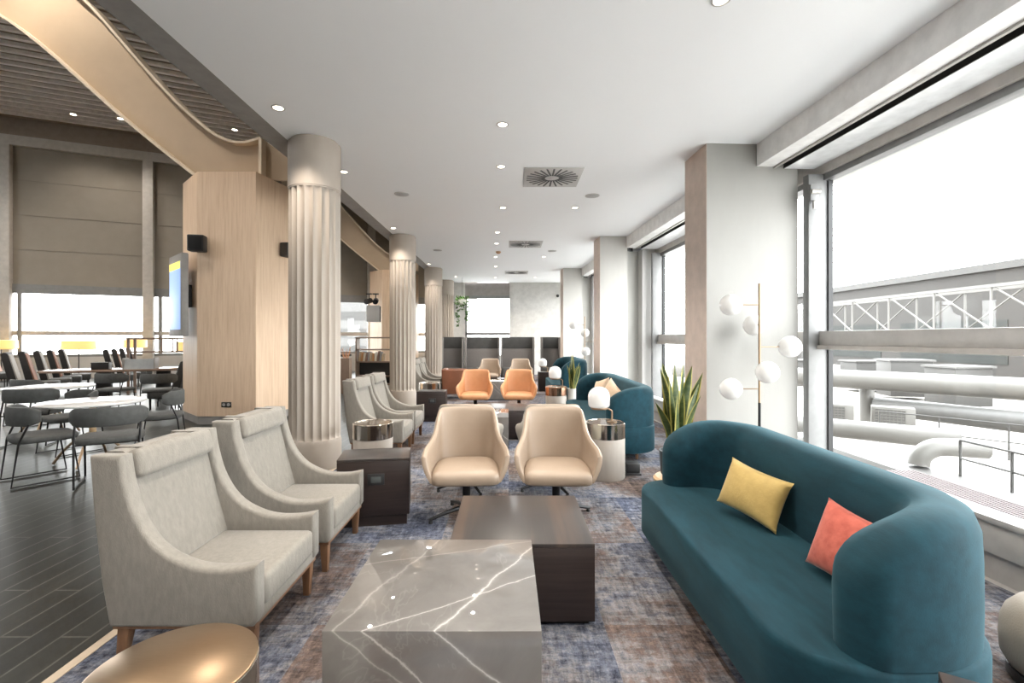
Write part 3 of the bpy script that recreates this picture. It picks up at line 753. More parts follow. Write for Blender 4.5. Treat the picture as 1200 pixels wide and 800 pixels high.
def cushion(label, loc, rot, w, h, mat, grp=None, T=.075):
    rows = []; n = 20
    for side in (1, -1):
        for i in range(n+1):
            v = -1+2*i/n; row = []
            for j in range(n+1):
                u = -1+2*j/n
                x = u*w/2*(1-.10*(1-v*v)); z = v*h/2*(1-.10*(1-u*u))
                d = T*((1-u*u)*(1-v*v))**.42
                row.append((x, side*d, z))
            rows.append(row)
    M = MB(); b = bmesh.new()
    for k in (0, n+1):
        g = [[b.verts.new(p) for p in r] for r in rows[k:k+n+1]]
        for a, d in zip(g, g[1:]):
            for j in range(n): b.faces.new((a[j], a[j+1], d[j+1], d[j]))
    bmesh.ops.remove_doubles(b, verts=b.verts, dist=1e-5); bmesh.ops.recalc_face_normals(b, faces=b.faces); M.merge(b)
    o = M.build('cushion', mat, None, 80); o.location = loc; o.rotation_euler = rot; return tag(o, label, 'cushion', grp)
cushion('gold yellow cushion leaning on the front teal sofa back', (1.42, 2.78, .60), (R(-20), R(6), R(-70)), .43, .29, M_['gold'])
cushion('coral red patterned cushion leaning on the front teal sofa', (1.475, 2.06, .59), (R(-18), R(6), R(-78)), .35, .32, M_['coral'])
cushion('sand coloured cushion on the middle sofa, the one nearer its near arm', (1.50, 6.98, .67), (R(-16), R(24), R(-78)), .42, .36, M_['sand'], 'sand cushions')
cushion('sand coloured cushion on the middle sofa, the farther one above the globe lamp', (1.47, 7.62, .67), (R(-18), R(-14), R(-70)), .40, .36, M_['sand'], 'sand cushions')

# ------------------------------------------------------------------ plants
def snake_plant(label, loc, n, hmin, hmax, spread, pot, seed):
    random.seed(seed)
    t = thing('snake_plant', label, 'plant', loc)
    if pot == 'dark':
        M = MB(); M.lathe([(.15,0), (.20,.06), (.22,.15), (.20,.17), (.12,.17)], 40); M.build('wooden_bowl', M_['palewood'], t)
        M = MB(); M.lathe([(.125,.165), (.15,.20), (.165,.42), (.15,.42), (.14,.38)], 32); M.build('planter', M_['pot'], t); zb = .37
    else:
        M = MB(); M.lathe([(.075,0), (.095,.2), (.10,.56), (.09,.56), (.085,.52)], 32); M.build('planter', M_['potwhite'], t); zb = .50
    M = MB(); M.lathe([(.13 if pot == 'dark' else .083, zb), (.02, zb+.01)], 24); M.build('soil', pm('soil', (.04,.03,.02), .9), t)
    M = MB()
    for k in range(n):
        a = 2*PI*k/n+random.uniform(-.3,.3); h = random.uniform(hmin, hmax); r0 = spread*.32*random.uniform(.2, 1)
        lean = spread*random.uniform(.2, 1.0); wd = random.uniform(.040, .056)
        b0 = Vector((math.cos(a)*r0, math.sin(a)*r0, zb)); out = Vector((math.cos(a), math.sin(a), 0))
        tw = random.uniform(-.9, .9)
        side0 = Vector((-math.sin(a+tw), math.cos(a+tw), 0))
        rows = []
        for i in range(13):
            f = i/12; c = b0+out*lean*f**1.7+Vector((0,0,h*f))
            side = (Matrix.Rotation(.9*f*tw, 3, 'Z') @ side0); nrm = side.cross(Vector((0,0,1)))
            wv = wd*(min(1, .55+f*1.2))*(1 if f < .6 else max(.03, 1-((f-.6)/.4)**1.7))
            rows.append([c-side*wv, c-side*wv*.72+nrm*wv*.14, c+nrm*wv*.34, c+side*wv*.72+nrm*wv*.14, c+side*wv])
        b = bmesh.new(); g = [[b.verts.new(p) for p in r] for r in rows]
        for r_, s_ in zip(g, g[1:]):
            for j in range(4):
                f_ = b.faces.new((r_[j], r_[j+1], s_[j+1], s_[j])); f_.material_index = 1 if j in (0, 3) else 0
        ext = bmesh.ops.solidify(b, geom=list(b.faces), thickness=.003)
        me = bpy.data.meshes.new('tmp'); b.to_mesh(me); b.free(); M.bm.from_mesh(me); bpy.data.meshes.remove(me)
    M.build('leaves', [M_['leafg'], M_['leafy']], t, 60)
    return t
snake_plant('snake plant with yellow edged leaves behind the front teal sofa', (1.62, 4.60, 0), 19, .50, .90, .21, 'dark', 5)
snake_plant('distant snake plant in a white pot beside the copper drum table', (1.20, 8.95, 0), 12, .45, .72, .13, 'white', 9)
random.seed(3)
t = thing('hanging_plant', 'green trailing plant hanging by the last column', 'plant', (-1.75, 18.0, 0))
M = MB(); M.lathe([(.07,2.75), (.13,2.80), (.15,2.95), (.13,2.95)], 20); M.build('pot', M_['potwhite'], t)
M = MB(); M.tube([(0,0,2.95), (0,0,ZC)], .006, 6); M.build('cord', M_['black'], t)
M = MB(); 
for k in range(170):
    a = random.uniform(0, 2*PI); r_ = random.uniform(.03, .30); z = 3.05-random.random()**1.5*1.2*(1-r_*.8); s = random.uniform(.05, .085)
    if z < 2.55: a = random.choice([2.9, 3.3, .2, .5]); r_ = random.uniform(.12, .26)
    c = Vector((math.cos(a)*r_, math.sin(a)*r_, z)); d1 = Vector((random.uniform(-1,1), random.uniform(-1,1), random.uniform(-1,.4))).normalized()*s
    d2 = d1.cross(Vector((random.uniform(-1,1), random.uniform(-1,1), .3))).normalized()*s*.55
    b = bmesh.new(); vv = [b.verts.new(p) for p in (c-d1, c+d2, c+d1, c-d2)]; f_ = b.faces.new(vv); f_.normal_update(); bmesh.ops.solidify(b, geom=[f_], thickness=.004); M.merge(b)
M.build('foliage', M_['ivy'], t, 60)

# ------------------------------------------------------------------ floor lamps with globes
def globe_lamp(label, loc, rz=0):
    t = thing('floor_lamp', label, 'floor lamp', loc, rz, 'five globe floor lamps')
    M = MB(); M.lathe([(.15,0), (.15,.018), (.02,.03)], 40); M.build('base', M_['blackmetal'], t)
    M = MB(); M.tube([(0,0,.02), (0,0,.80)], .014, 12); M.build('lower_pole', M_['blackmetal'], t)
    M = MB(); M.tube([(0,0,.80), (0,0,2.09)], .013, 12); M.build('pole', M_['brasspole'], t)
    for dx, dy, z in ((-.31,.0,1.86), (.03,.17,1.645), (.33,0,1.405), (0,-.16,1.14), (-.31,0,.95)):
        d = Vector((dx, dy, 0)); u = d.normalized()
        M = MB(); M.tube([(0,0,z), tuple(u*(d.length-.10)+Vector((0,0,z)))], .006, 8); a = M.build('arm', M_['brasspole'], t)
        M = MB(); Mx = Matrix.Translation(u*(d.length-.105)+Vector((0,0,z))) @ u.to_track_quat('Z', 'Y').to_matrix().to_4x4()
        M.lathe([(.008,-.005), (.03,0), (.034,.02), (.02,.022)], 20, M=Mx); M.build('holder', M_['brasspole'], a)
        M = MB(); M.ball((dx, dy, z), .118, (1,1,1), 32); M.build('globe', M_['globe'], a, 80)
    return t
globe_lamp('brass floor lamp with five white globes before the big pale pillar', (2.72, 5.18, 0))
globe_lamp('distant floor lamp with five white globes past the second pillar', (2.07, 13.0, 0))

# pouf and floor box
t = thing('pouf', 'round beige pouf at the right edge behind the front sofa', 'pouf', (2.41, 2.02, 0))
M = MB(); M.lathe([(.20,0), (.215,.01), (.215,.05), (.19,.055)], 48); M.build('base_ring', M_['black'], t)
M = MB(); M.lathe([(.19,.055), (.215,.062), (.236,.10), (.24,.17), (.236,.24), (.22,.29), (.185,.335), (.135,.36), (.07,.37), (.01,.372)], 48); M.build('cushion', M_['pouf'], t, 80)
t = thing('floor_socket', 'small black floor socket box on the carpet by the drum table', 'socket box', (1.37, 5.30, 0))
M = MB(); M.box(-.10, .08, -.09, .09, 0, .02, .004); M.build('base', M_['black'], t)
M = MB(); M.box(-.075, .075, -.06, .06, .018, .125, .012); M.build('housing', M_['black'], t)
M = MB(); M.tube(smooth_path([(-.07,0,.03), (-.14,.02,.012), (-.22,.08,.008), (-.30,.16,.008)], 5), .006, 8); M.build('cable', M_['black'], t)

# ------------------------------------------------------------------ ceiling fixtures
def downlight(label, x, y, z=ZC, e=28, r=.05, grp='recessed ceiling downlights'):
    t = thing('downlight', label, 'ceiling light', (x, y, z), 0, grp)
    M = MB(); M.lathe([(r+.014, -.001), (r+.014, -.006), (r, -.008), (r-.004, -.001)], 28); M.build('rim', M_['white'], t)
    M = MB(); M.lathe([(r-.004, -.002), (r-.006, -.004)], 24); M.build('lens', M_['lamp'], t)
    l = bpy.data.lights.new('downlight_beam', 'SPOT'); l.energy = e; l.color = (1, .90, .79); l.spot_size = R(125); l.spot_blend = .8; l.shadow_soft_size = .03
    lo = bpy.data.objects.new('downlight_beam', l); C.objects.link(lo); lo.parent = t; lo.location = (0, 0, -.03)
    return t
ords = ['nearest', 'second', 'third', 'fourth', 'fifth', 'sixth', 'seventh', 'eighth', 'ninth', 'tenth']
DL = 55
for i, (x, y) in enumerate([(-.064,5.1), (-.10,6.35), (-.10,8.35), (-.24,10.3), (-.29,11.5), (-.36,13.4), (-.41,15.2), (-.5,18.0)]):
    downlight('round ceiling spotlight in the centre line, %s along it' % ords[i], x, y, e=DL)
for i, (x, y) in enumerate([(-2.28,4.73), (-2.26,6.55), (-2.39,9.9), (-2.45,14.7), (-1.96,17.7)]):
    downlight('round ceiling spotlight in the line over the columns, %s along it' % ords[i], x, y, e=DL)
for i, (x, y) in enumerate([(1.43,3.22), (1.16,8.35), (.98,13.4), (1.0,18.0)]):
    downlight('round ceiling spotlight on the window side of the ceiling, %s along it' % ords[i], x, y, e=DL)
downlight('round ceiling spotlight next to the farthest square vent', -.06, 16.8, e=DL)
for i, (x, y) in enumerate([(-.06,2.9), (-.06,.6), (-1.9,2.3), (-1.9,.2), (1.43,.6), (-.06,-1.6), (-1.9,-1.6), (1.43,-1.6)]):  # unseen extras; the rear row is added to light camera-facing sides
    downlight('unseen extra ceiling spotlight outside the picture, lighting the front seating', x, y, e=DL)
hv = lambda x, y, z: (x, y, z)
for i, (px, py, hh) in enumerate([(86,134,9.22), (141,139,9.22), (275,152,9.22)]):
    Y = 560*(hh-H)/(396-py); X = (px-596)/560*Y
    downlight('bright spotlight between the hall ceiling slats, %s' % ['nearest the picture edge', 'close to the lower edge of the rafter', 'above the rafter'][i], X, Y, hh, 90, .09, 'hall ceiling spotlights')
for i, (X, Y) in enumerate([(-8.5, 7.5), (-12, 9), (-6.5, 5), (-9, 13), (-15.5, 13.5), (-5, 17)]):  # unseen extra spots, added for their light in the hall
    downlight('unseen extra hall ceiling spotlight, added light above the dining chairs', X, Y, 9.22, 260, .09, 'hall ceiling spotlights')

def vent(label, x, y, s=.80):
    t = thing('ceiling_vent', label, 'ceiling vent', (x, y, ZC), 0, 'square swirl vents in the ceiling')
    h = s/2
    M = MB(); M.box(-h, h, -h, h, -.012, -.001, .004); M.build('plate', M_['white'], t)
    M = MB()
    for k in range(24):
        a = 2*PI*k/24; L0, L1 = .10, h*.92*(1.0 if k % 2 else .98)
        Mx = Matrix.Rotation(a, 4, 'Z')
        M.box(L0, L1, -.012, .012, -.016, -.011, 0, 1, Mx)
    M.build('slots', pm('vent_slot', (.09,.09,.088), .8), t)
    M = MB(); M.lathe([(.05,-.012), (.04,-.02)], 20); M.build('hub', M_['white'], t)
    return t
vent('large square ceiling vent with radial slots, nearest of three', .615, 6.78)
vent('square ceiling vent with radial slots, middle one of three', .41, 11.6)
vent('small looking square ceiling vent farthest along the ceiling', .27, 16.6)
for lab, x, y in (('round white ceiling speaker on the column side, nearer one', -1.69, 7.56), ('round white ceiling speaker near the square vent on the window side', 1.34, 7.65),
                  ('round white ceiling speaker on the column side, farther one', -1.84, 12.4), ('round white ceiling speaker on the window side, farther one', 1.14, 12.5)):
    t = thing('ceiling_speaker', lab, 'ceiling speaker', (x, y, ZC), 0, 'round ceiling speakers')
    M = MB(); M.lathe([(.115,-.001), (.115,-.008), (.10,-.012)], 32); M.build('rim', M_['white'], t)
    M = MB(); M.lathe([(.098,-.010), (.09,-.014)], 32); M.build('mesh_cover', pm('speaker_mesh', (.45,.45,.45), .7), t)
t = thing('smoke_detector', 'small smoke detector with an orange glow on the ceiling centre line', 'smoke detector', (-.27, 12.6, ZC))
M = MB(); M.lathe([(.07,-.001), (.07,-.02), (.045,-.05)], 24); M.build('housing', pm('detector_tan', (.50,.30,.17), .5), t)
M = MB(); M.lathe([(.03,-.05), (.025,-.06)], 16); M.build('sensor', M_['orange'], t)
t = thing('security_camera', 'small security camera on the pale end wall', 'camera', (2.0, YE-.12, 3.25))
M = MB(); M.box(-.05,.05,0,.125,-.02,.05,.01); M.build('bracket', M_['white'], t)
M = MB(); M.ball((0,-.02,-.03), .065); M.build('lens_dome', M_['black'], t)

# ------------------------------------------------------------------ grey booths at the end
for lab, x0, x1 in (('high grey felt booth panel beside the last column', -2.40, -1.61), ('high grey felt booth, second from the columns', -1.57, -.32),
                    ('high grey felt booth behind the sofa-side orange chair', -.28, .92), ('narrow grey felt booth nearest the pale end pillar', 1.16, 1.86)):
    t = thing('booth', lab, 'booth', ((x0+x1)/2, 17.0, 0), 0, 'grey felt booths'); hw = (x1-x0)/2
    M = MB(); M.box(-hw, hw, .30, .40, 0, 1.12, .02); M.build('back_panel', M_['booth'], t)
    M = MB(); M.box(-hw, hw, .30, .40, 1.12, 1.54, .02); M.build('upper_panel', M_['boothdark'], t)
    for s in (-1, 1):
        M = MB(); M.box(s*(hw-.03)-.03, s*(hw-.03)+.03, -.02, .30, 0, 1.53, .02); M.build('side_wing', M_['booth'], t)
    M = MB(); M.box(-hw+.07, hw-.07, -.25, .29, .12, .45, .03); M.build('seat', M_['boothdark'], t)

# ------------------------------------------------------------------ wall items on the oak pillar
t = thing('wall_speaker', 'black wall speaker on the broad face of the oak pillar', 'speaker', (-5.36, 8.30, 3.12), R(12), 'black wall speakers')
M = MB(); M.box(-.13, .13, -.20, -.03, -.14, .14, .02); M.build('cabinet', M_['black'], t)
M = MB(); M.box(-.105, .105, -.208, -.198, -.115, .115, .006); M.build('grille', M_['blackmetal'], t)
M = MB(); M.box(-.03, .03, -.06, .02, -.03, .03); M.build('bracket', M_['black'], t)
t = thing('wall_speaker', 'black wall speaker peeking out beside the fluted column', 'speaker', (-4.26, 9.0, 3.15), R(75), 'black wall speakers')
M = MB(); M.box(-.11, .11, -.20, -.03, -.13, .13, .02); M.build('cabinet', M_['black'], t)
M = MB(); M.box(-.09, .09, -.208, -.198, -.105, .105, .006); M.build('grille', M_['blackmetal'], t)
M = MB(); M.box(-.03, .03, -.06, .03, -.03, .03); M.build('bracket', M_['black'], t)
t = thing('wall_socket', 'black double socket low on the oak pillar', 'socket', (-4.90, 8.30, .345), 0)
M = MB(); M.box(-.085, .085, -.012, .004, -.045, .045, .006); M.build('plate', M_['black'], t)
for s in (-1, 1):
    M = MB(); M.lathe([(.028,0), (.026,.004), (.02,.002)], 16, M=Matrix.Translation((s*.04,-.012,0)) @ Matrix.Rotation(R(90), 4, 'X')); M.build('outlet', M_['alu'], t)
t = thing('television', 'wall television seen edge-on at the corner of the oak pillar', 'television', (-5.87, 8.51, 2.25), R(-43))
M = MB(); M.box(-.42, .42, -.06, .05, -.72, .72, .015); M.build('casing', M_['soffit'], t)
M = MB(); M.box(-.37, .37, -.066, -.058, -.60, .58, .004); M.build('screen', M_['screen_blue'], t)
M = MB(); M.box(-.37, .37, -.069, -.064, .45, .58); M.build('banner', M_['screen_yellow'], t)
M = MB(); M.box(-.15, .15, .04, .22, -.2, .2); M.build('mount', M_['black'], t)

# ------------------------------------------------------------------ dining hall furniture
def dining_chair(label, loc, rz):
    t = thing('dining_chair', label, 'chair', loc, rz, 'charcoal dining chairs with sled legs')
    out = smooth_path([(x, y, 0) for x, y in [(0,-.26), (.2,-.25), (.27,-.17), (.28,.05), (.22,.22), (0,.25)]], 5)
    out = out + [Vector((-p.x, p.y, 0)) for p in out[-2:0:-1]]
    rows = [[(p.x*s, p.y*s, z) for p in out] for s, z in ((.9,.425), (.98,.43), (1,.445), (1,.47), (.97,.485), (.8,.493), (.1,.496))]
    M = MB(); M.grid(rows, closed_v=True, caps=True); M.build('seat', M_['gch'], t, 60)
    rows = []
    for k in range(25):
        a = R(-72+144*k/24); r = .315; cx, cy_ = math.sin(a)*r, math.cos(a)*r*.85-.02
        e = min(k, 24-k)/4; hh = .095*min(1, .55+.45*math.sin(min(1, e)*PI/2)); zc = .70; th = .024
        u = Vector((math.sin(a), math.cos(a), 0)); c = Vector((cx, cy_, zc))
        sec = [(-1,-.8), (-1,.8), (-.6,1), (.6,1), (1,.8), (1,-.8), (.6,-1), (-.6,-1)]
        rows.append([tuple(c+u*th*p+Vector((0,0,hh*q))) for p, q in sec])
    M = MB(); M.grid(rows, closed_v=True, caps=True); M.build('backrest', M_['gch'], t, 60)
    for s in (-1, 1):
        M = MB(); M.tube([(s*.265,.12,.70), (s*.26,.22,.44), (s*.25,.27,.012), (s*.25,-.25,.012), (s*.245,-.19,.435), (s*.10,-.17,.43)], .010, 8); M.build('sled_leg', M_['blackmetal'], t)
    M = MB(); M.tube([(-.255,.215,.43), (.255,.215,.43)], .009, 8); M.build('cross_bar', M_['blackmetal'], t)
    return t
dc = dining_chair('charcoal dining chair at the round white table, closest to the picture edge', (-4.98, 5.10, 0), R(-215))
for x, y, a, lab in ((-4.20, 5.05, 212, 'charcoal dining chair with its back to us right behind the nearest armchair'),
    (-5.78, 6.30, -25, 'charcoal dining chair facing us across the near round white table'),
    (-4.70, 6.45, -62, 'charcoal dining chair beside the oak pillar at the near round white table'),
    (-6.75, 6.80, 200, 'charcoal dining chair with broad back between the two round white tables'),
    (-8.25, 8.3, 170, 'charcoal dining chair at the second round table by the picture edge'),
    (-7.0, 9.6, 200, 'charcoal dining chair pulled up to the long brown table on our side'),
    (-8.0, 9.7, 185, 'charcoal dining chair at the middle of the long brown table, our side'),
    (-5.9, 8.05, -80, 'charcoal dining chair tucked just before the oak pillar')):
    if lab.endswith('oak pillar') and 'tucked' in lab: continue
    dup(dc, (x, y, 0), R(a), lab)

def round_table(label, loc, r):
    t = thing('round_table', label, 'table', loc, 0, 'round white dining tables')
    M = MB(); M.lathe([(r-.01,.715), (r,.722), (r,.735), (r-.006,.74)], 56); M.build('tabletop', M_['ttop'], t)
    M = MB(); M.tube([(0,0,.30), (0,0,.716)], .035, 16); M.build('post', M_['palewood'], t)
    for k in range(4):
        a = R(20+90*k); c, s = math.cos(a), math.sin(a)
        M = MB(); M.tube(smooth_path([(c*.02,s*.02,.36), (c*.13,s*.13,.31), (c*.28,s*.28,.16), (c*.38,s*.38,.012)], 5), .015, 8); M.build('leg', M_['brasspole'], t)
    return t
round_table('round white dining table with curved brass legs, nearest in the hall', (-5.03, 5.78, 0), .52)
round_table('round white dining table at the picture edge behind the nearest one', (-7.25, 7.55, 0), .55)

# long communal table
rzh = math.atan2(D.y, D.x)
t = thing('communal_table', 'long brown communal table on dark pedestals in the hall', 'table', (-9.3, 11.8, 0), rzh)
out = rrect(-1.75, 1.75, -.5, .5, .48, .48)
M = MB(); M.prism(out, .70, .75, bev=.006); M.build('tabletop', M_['commtop'], t)
for s in (-.55, .65):
    M = MB(); M.lathe([(.30,0), (.28,.02), (.17,.05), (.15,.70)], 32, (s,0,0)); M.build('pedestal', M_['dch'], t)
t = thing('storage_box', 'small dark open box on the long brown table', 'box', (-9.75, 11.45, .75), rzh)
M = MB(); M.box(-.17, .17, -.12, .12, 0, .16, .01); M.build('carcass', M_['black'], t)
M = MB(); M.box(-.175, .175, -.125, .125, .15, .17, .004); M.build('rim', M_['dch'], t)
t = thing('display_rack', 'grey slanted display rack on the long brown table', 'rack', (-9.0, 11.70, .75), rzh)
M = MB(); M.prism([(-.18,0), (.18,0), (.18,.05), (-.02,.24), (-.05,.24)], -.30, .30, 'x', M=None); M.build('slope', pm('rack_grey', (.33,.36,.37), .3), t)
for s in (-1, 1):
    M = MB(); M.box(s*.31-.012, s*.31+.012, -.19, .19, 0, .27, .004); M.build('side_plate', M_['soffit'], t)

# high backed lounge chairs in rows
def high_chair(label, loc, rz, face, grp):
    t = thing('high_back_chair', label, 'chair', loc, rz, grp)
    M = MB(); M.box(-.27, .27, -.30, .22, .26, .44, .04, 3); M.build('seat', M_['gch'], t)
    bk = [(.12,.36), (.26,.36), (.42,1.14), (.37,1.18), (.30,1.16)]
    M = MB(); M.prism(bk, -.27, .27, 'x', .02); M.build('backrest', M_['dch'], t)
    fr = [(.10,.42), (.135,.42), (.315,1.12), (.28,1.13)]
    M = MB(); M.prism(fr, -.25, .25, 'x', .01); M.build('front_pad', face, t)
    for sx in (-1, 1):
        for y in (-.24, .2):
            M = MB(); M.tube([(sx*.22, y, 0), (sx*.22, y, .28)], .014, 8); M.build('leg', M_['blackmetal'], t)
    return t
HP = {m: high_chair('dark high-backed lounge chair with %s front, %s' % (n, w), (x, y, 0), R(rz), M_[m], 'high-backed lounge chairs by the hall window')
      for m, n, w, x, y, rz in (('lch', 'pale grey', 'first of the row behind the round tables', -11.05, 11.0, 129), ('rch', 'rust', 'second of the row behind the round tables', -11.49, 11.8, 129))}
rw = ['behind the round tables', 'behind the long table', 'at the picture edge']
for rI, (x0, y0, dx, dy, n) in enumerate(((-11.05, 11.0, -.44, .80, 5), (-11.35, 14.0, -.42, .80, 4), (-14.6, 12.9, -.5, .80, 4))):
    for k in range(n):
        if rI == 0 and k < 2: continue
        m = 'lch' if k % 2 == 0 else 'rch'
        dup(HP[m], (x0+dx*k, y0+dy*k, 0), R(129), 'dark high-backed lounge chair with %s front, %s of the row %s' % ('pale grey' if m == 'lch' else 'rust', ['first','second','third','fourth','fifth','sixth'][k], rw[rI]))
for k, (x, y) in enumerate(((-7.35, 10.3), (-6.95, 10.9), (-7.75, 11.9))):
    c = high_chair(['dark checked-front chair at the end of the long table, nearest us', 'dark checked-front chair at the end of the long table, next to the oak pillar', 'dark checked-front chair at the far corner of the long table'][k], (x, y, 0), R(-70), M_['check'], 'checked chairs at the long table')
    c.scale = (1, 1, .86)

def shade_lamp(label, X, Y, z0, r):
    t = thing('shaded_lamp', label, 'lamp', (X, Y, 0), 0, 'yellow shaded lamps in the hall')
    M = MB(); M.lathe([(.16,0), (.16,.02), (.02,.03)], 24); M.build('base', M_['blackmetal'], t)
    M = MB(); M.tube([(0,0,.02), (0,0,z0+.1)], .015, 8); M.build('stand', M_['blackmetal'], t)
    M = MB(); M.lathe([(r*.92, z0), (r, z0+.02), (r*.97, z0+.30), (r*.9, z0+.31)], 40); M.build('lamp_shade', M_['shade'], t)
shade_lamp('wide yellow lampshade glowing by the hall window, behind the first row of dark chairs', -14.75, 16.4, 1.10, .47)
shade_lamp('yellow lampshade glowing at the picture edge behind dark chairs', -17.3, 16.3, 1.12, .42)
shade_lamp('yellow lampshade glowing behind the second row of dark chairs', -13.75, 17.6, 1.14, .36)
shade_lamp('yellow lampshade glowing low beside the oak pillar', -9.55, 14.3, 1.08, .34)

# open wooden frames / shelves
t = thing('shelf_frame', 'open dark wood shelf frame behind the long table', 'shelf', (-9.5, 12.9, 0), R(10))
for x in (-.68, .68):
    for y in (0, .3):
        M = MB(); M.box(x-.03, x+.03, y-.02, y+.02, 0, 1.5); M.build('upright', M_['woodframe'], t)
for z in (1.10, 1.46):
    M = MB(); M.box(-.72, .72, -.03, .33, z, z+.05); M.build('shelf_board', M_['woodframe'], t)
for x in (.12, .38, .5):
    M = MB(); M.box(x-.015, x+.015, .0, .03, 1.15, 1.46); M.build('bar', M_['woodframe'], t)
t = thing('bookshelf', 'open dark bookshelf with leaning books behind the columns', 'shelf', (-3.95, 14.0, 0), 0)
for x in (-.52, .52):
    M = MB(); M.box(x-.02, x+.02, 0, .3, 0, 1.52); M.build('upright', M_['woodframe'], t)
for z in (.12, .36, .78, 1.14, 1.49):
    M = MB(); M.box(-.54, .54, 0, .32, z, z+.04); M.build('shelf_board', M_['woodframe'], t)
M = MB(); M.box(-.5, .5, .28, .30, .12, .80); M.build('back_board', M_['black'], t)
random.seed(11)
for k in range(11):
    x = -4.40+k*.068; lean = R(random.choice([0, 4, 8, 14, 14])); hh = random.uniform(.22, .30)
    M = MB(); M.box(-.022, .022, 0, .20, 0, hh, .003); o = M.build('book', M_['books'][k % 5], None)
    o.location = (x, 14.05, .82); o.rotation_euler = (0, lean*.5, 0)
    tag(o, 'upright %s book on the dark bookshelf, %s from the column-side end' % (['tan','orange','cream','brown','grey'][k % 5], ['eleventh','tenth','ninth','eighth','seventh','sixth','fifth','fourth','third','second','first'][k]), 'book', 'books on the open bookshelf')
t = thing('bar_table', 'small dark high table beside the first fluted column', 'table', (-4.85, 13.6, 0))
M = MB(); M.box(-.3, .3, -.25, .25, .98, 1.04, .01); M.build('top', M_['dch'], t)
M = MB(); M.tube([(0,0,.03), (0,0,.99)], .04); M.build('post', M_['blackmetal'], t)
M = MB(); M.lathe([(.24,0), (.22,.03), (.03,.04)], 24); M.build('foot', M_['blackmetal'], t)
t = thing('planter_box', 'dark planter with orange dried stems by the high table', 'planter', (-4.42, 13.0, 0))
M = MB(); M.prism([(-.12,-.12), (.12,-.12), (.12,.12), (-.12,.12)], 0, .95, bev=.01); M.build('box', M_['woodframe'], t)
M = MB()
for k in range(14):
    a = random.uniform(0, 2*PI); M.tube([(math.cos(a)*.05, math.sin(a)*.05, .94), (math.cos(a)*.12, math.sin(a)*.12, .94+random.uniform(.15,.32))], .006, 5)
M.build('stems', M_['orange'], t)
for k, (x, lab) in enumerate(((-5.72, 'black spotlight head on the hall post, the one farther from the oak'), (-5.45, 'black spotlight head on the hall post, the one beside the oak'))):
    t = thing('track_spotlight', lab, 'spotlight', (x, 19.6, 3.05), R(-20+30*k), 'black spotlights in the hall')
    M = MB(); M.tube([(0,.1,0), (0,-.2,-.08)], .11, 16); M.build('head', M_['black'], t)
    M = MB(); M.tube([(0,0,.05), (0,0,.25)], .02, 8); M.build('yoke', M_['black'], t)
    M = MB(); M.box(-.12, .12, -.04, .04, .23, .28); M.build('track_clip', M_['black'], t)
t = thing('hanging_sign', 'white square sign panel on the far hall post', 'sign', (-5.55, 19.55, 2.5))
M = MB(); M.box(-.27, .27, 0, .10, -.34, .34, .01); M.build('board', M_['white'], t)
M = MB(); M.box(.20, .29, .02, .14, -.34, .30, .01); M.build('edge', M_['black'], t)

# ------------------------------------------------------------------ outside
b = MB(); b.box(8.3, 60, -10, 90, -2.4, -2.2); struct('ground_roof', b, M_['deck'])
b = MB(); b.box(2.0, 8.3, -10, 40, -2.4, -2.19); struct('ground_bounce', b, pm('bounce_white', (.62,.61,.59), .8))  # hidden bright strip, added to bounce daylight up to the ceiling
b = MB(); b.box(-120, 120, 24.8, 160, -6.2, -6); struct('ground_apron', b, pm('apron_concrete', (.15,.15,.15), .9)); 
def duct(label, pts, r, mat='extwhite', name='duct'):
    M = MB(); M.tube(smooth_path(pts, 6), r, 20); o = M.build(name, M_[mat], None, 50); tag(o, label, 'duct', 'pale ducts on the roof outside'); return o
d1 = Vector((3.4, -4.4, 0))
def dp(x, y, z): return (x, y, z)
duct('long pale duct high across the roof outside', [(13.7-4*1.2, 20.3+4.4*1.2, -.2), (13.7, 20.3, -.2), (17.1, 15.9, -.2), (21, 11, -.2)], .38)
duct('pale elbow duct dropping from the high duct', [(16.0, 21.0, -.25), (15.2, 20.2, -.25), (14.9, 19.9, -.4), (14.85, 19.8, -1.0), (14.85, 19.8, -2.2)], .26)
duct('thick pale duct low behind the roof railing', [(14.9, 19.4, -1.25), (15.6, 18.2, -1.25), (17.0, 15.2, -1.25), (19.6, 10, -1.25)], .36, 'extmid')
duct('pale duct low in front of the air conditioners', [(8.6, 15.4, -1.25), (9.9, 14.7, -1.25), (11.4, 13.5, -1.25), (12.2, 12.9, -1.25)], .28)
duct('white goose-neck duct rising from the near roof edge', [(8.75, 10.2, -1.21), (8.76, 10.2, -1.15), (8.80, 10.18, -1.0), (8.95, 10.14, -.86), (9.2, 10.08, -.80), (9.9, 9.9, -.81)], .19)
def ac(label, x, y, rz):
    t = thing('air_conditioner', label, 'air conditioner', (x, y, -2.2), rz, 'air conditioners on the roof')
    M = MB(); M.box(-.62, .62, -.3, .3, .25, 1.22, .02); M.build('casing', M_['extwhite'], t)
    M = MB(); M.box(-.52, .34, -.33, -.295, .34, 1.14); gr = M.build('grille', M_['grille'], t)
    M = MB()
    for k in range(9): M.box(-.52+k*.1075-.01, -.52+k*.1075+.01, -.35, -.325, .34, 1.14)
    for k in range(9): M.box(-.52, .34, -.35, -.325, .34+k*.1-.01, .34+k*.1+.01)
    M.build('grille_bars', M_['extwhite'], gr)
    for s in (-1, 1):
        M = MB(); M.box(s*.5-.05, s*.5+.05, -.28, .28, 0, .26); M.build('foot', M_['extgrey'], t)
ac('white air conditioner on the roof, the one nearer the goose-neck duct', 13.9, 17.3, R(-36)); ac('white air conditioner on the roof, the one nearer the window jamb', 12.4, 18.2, R(-36))
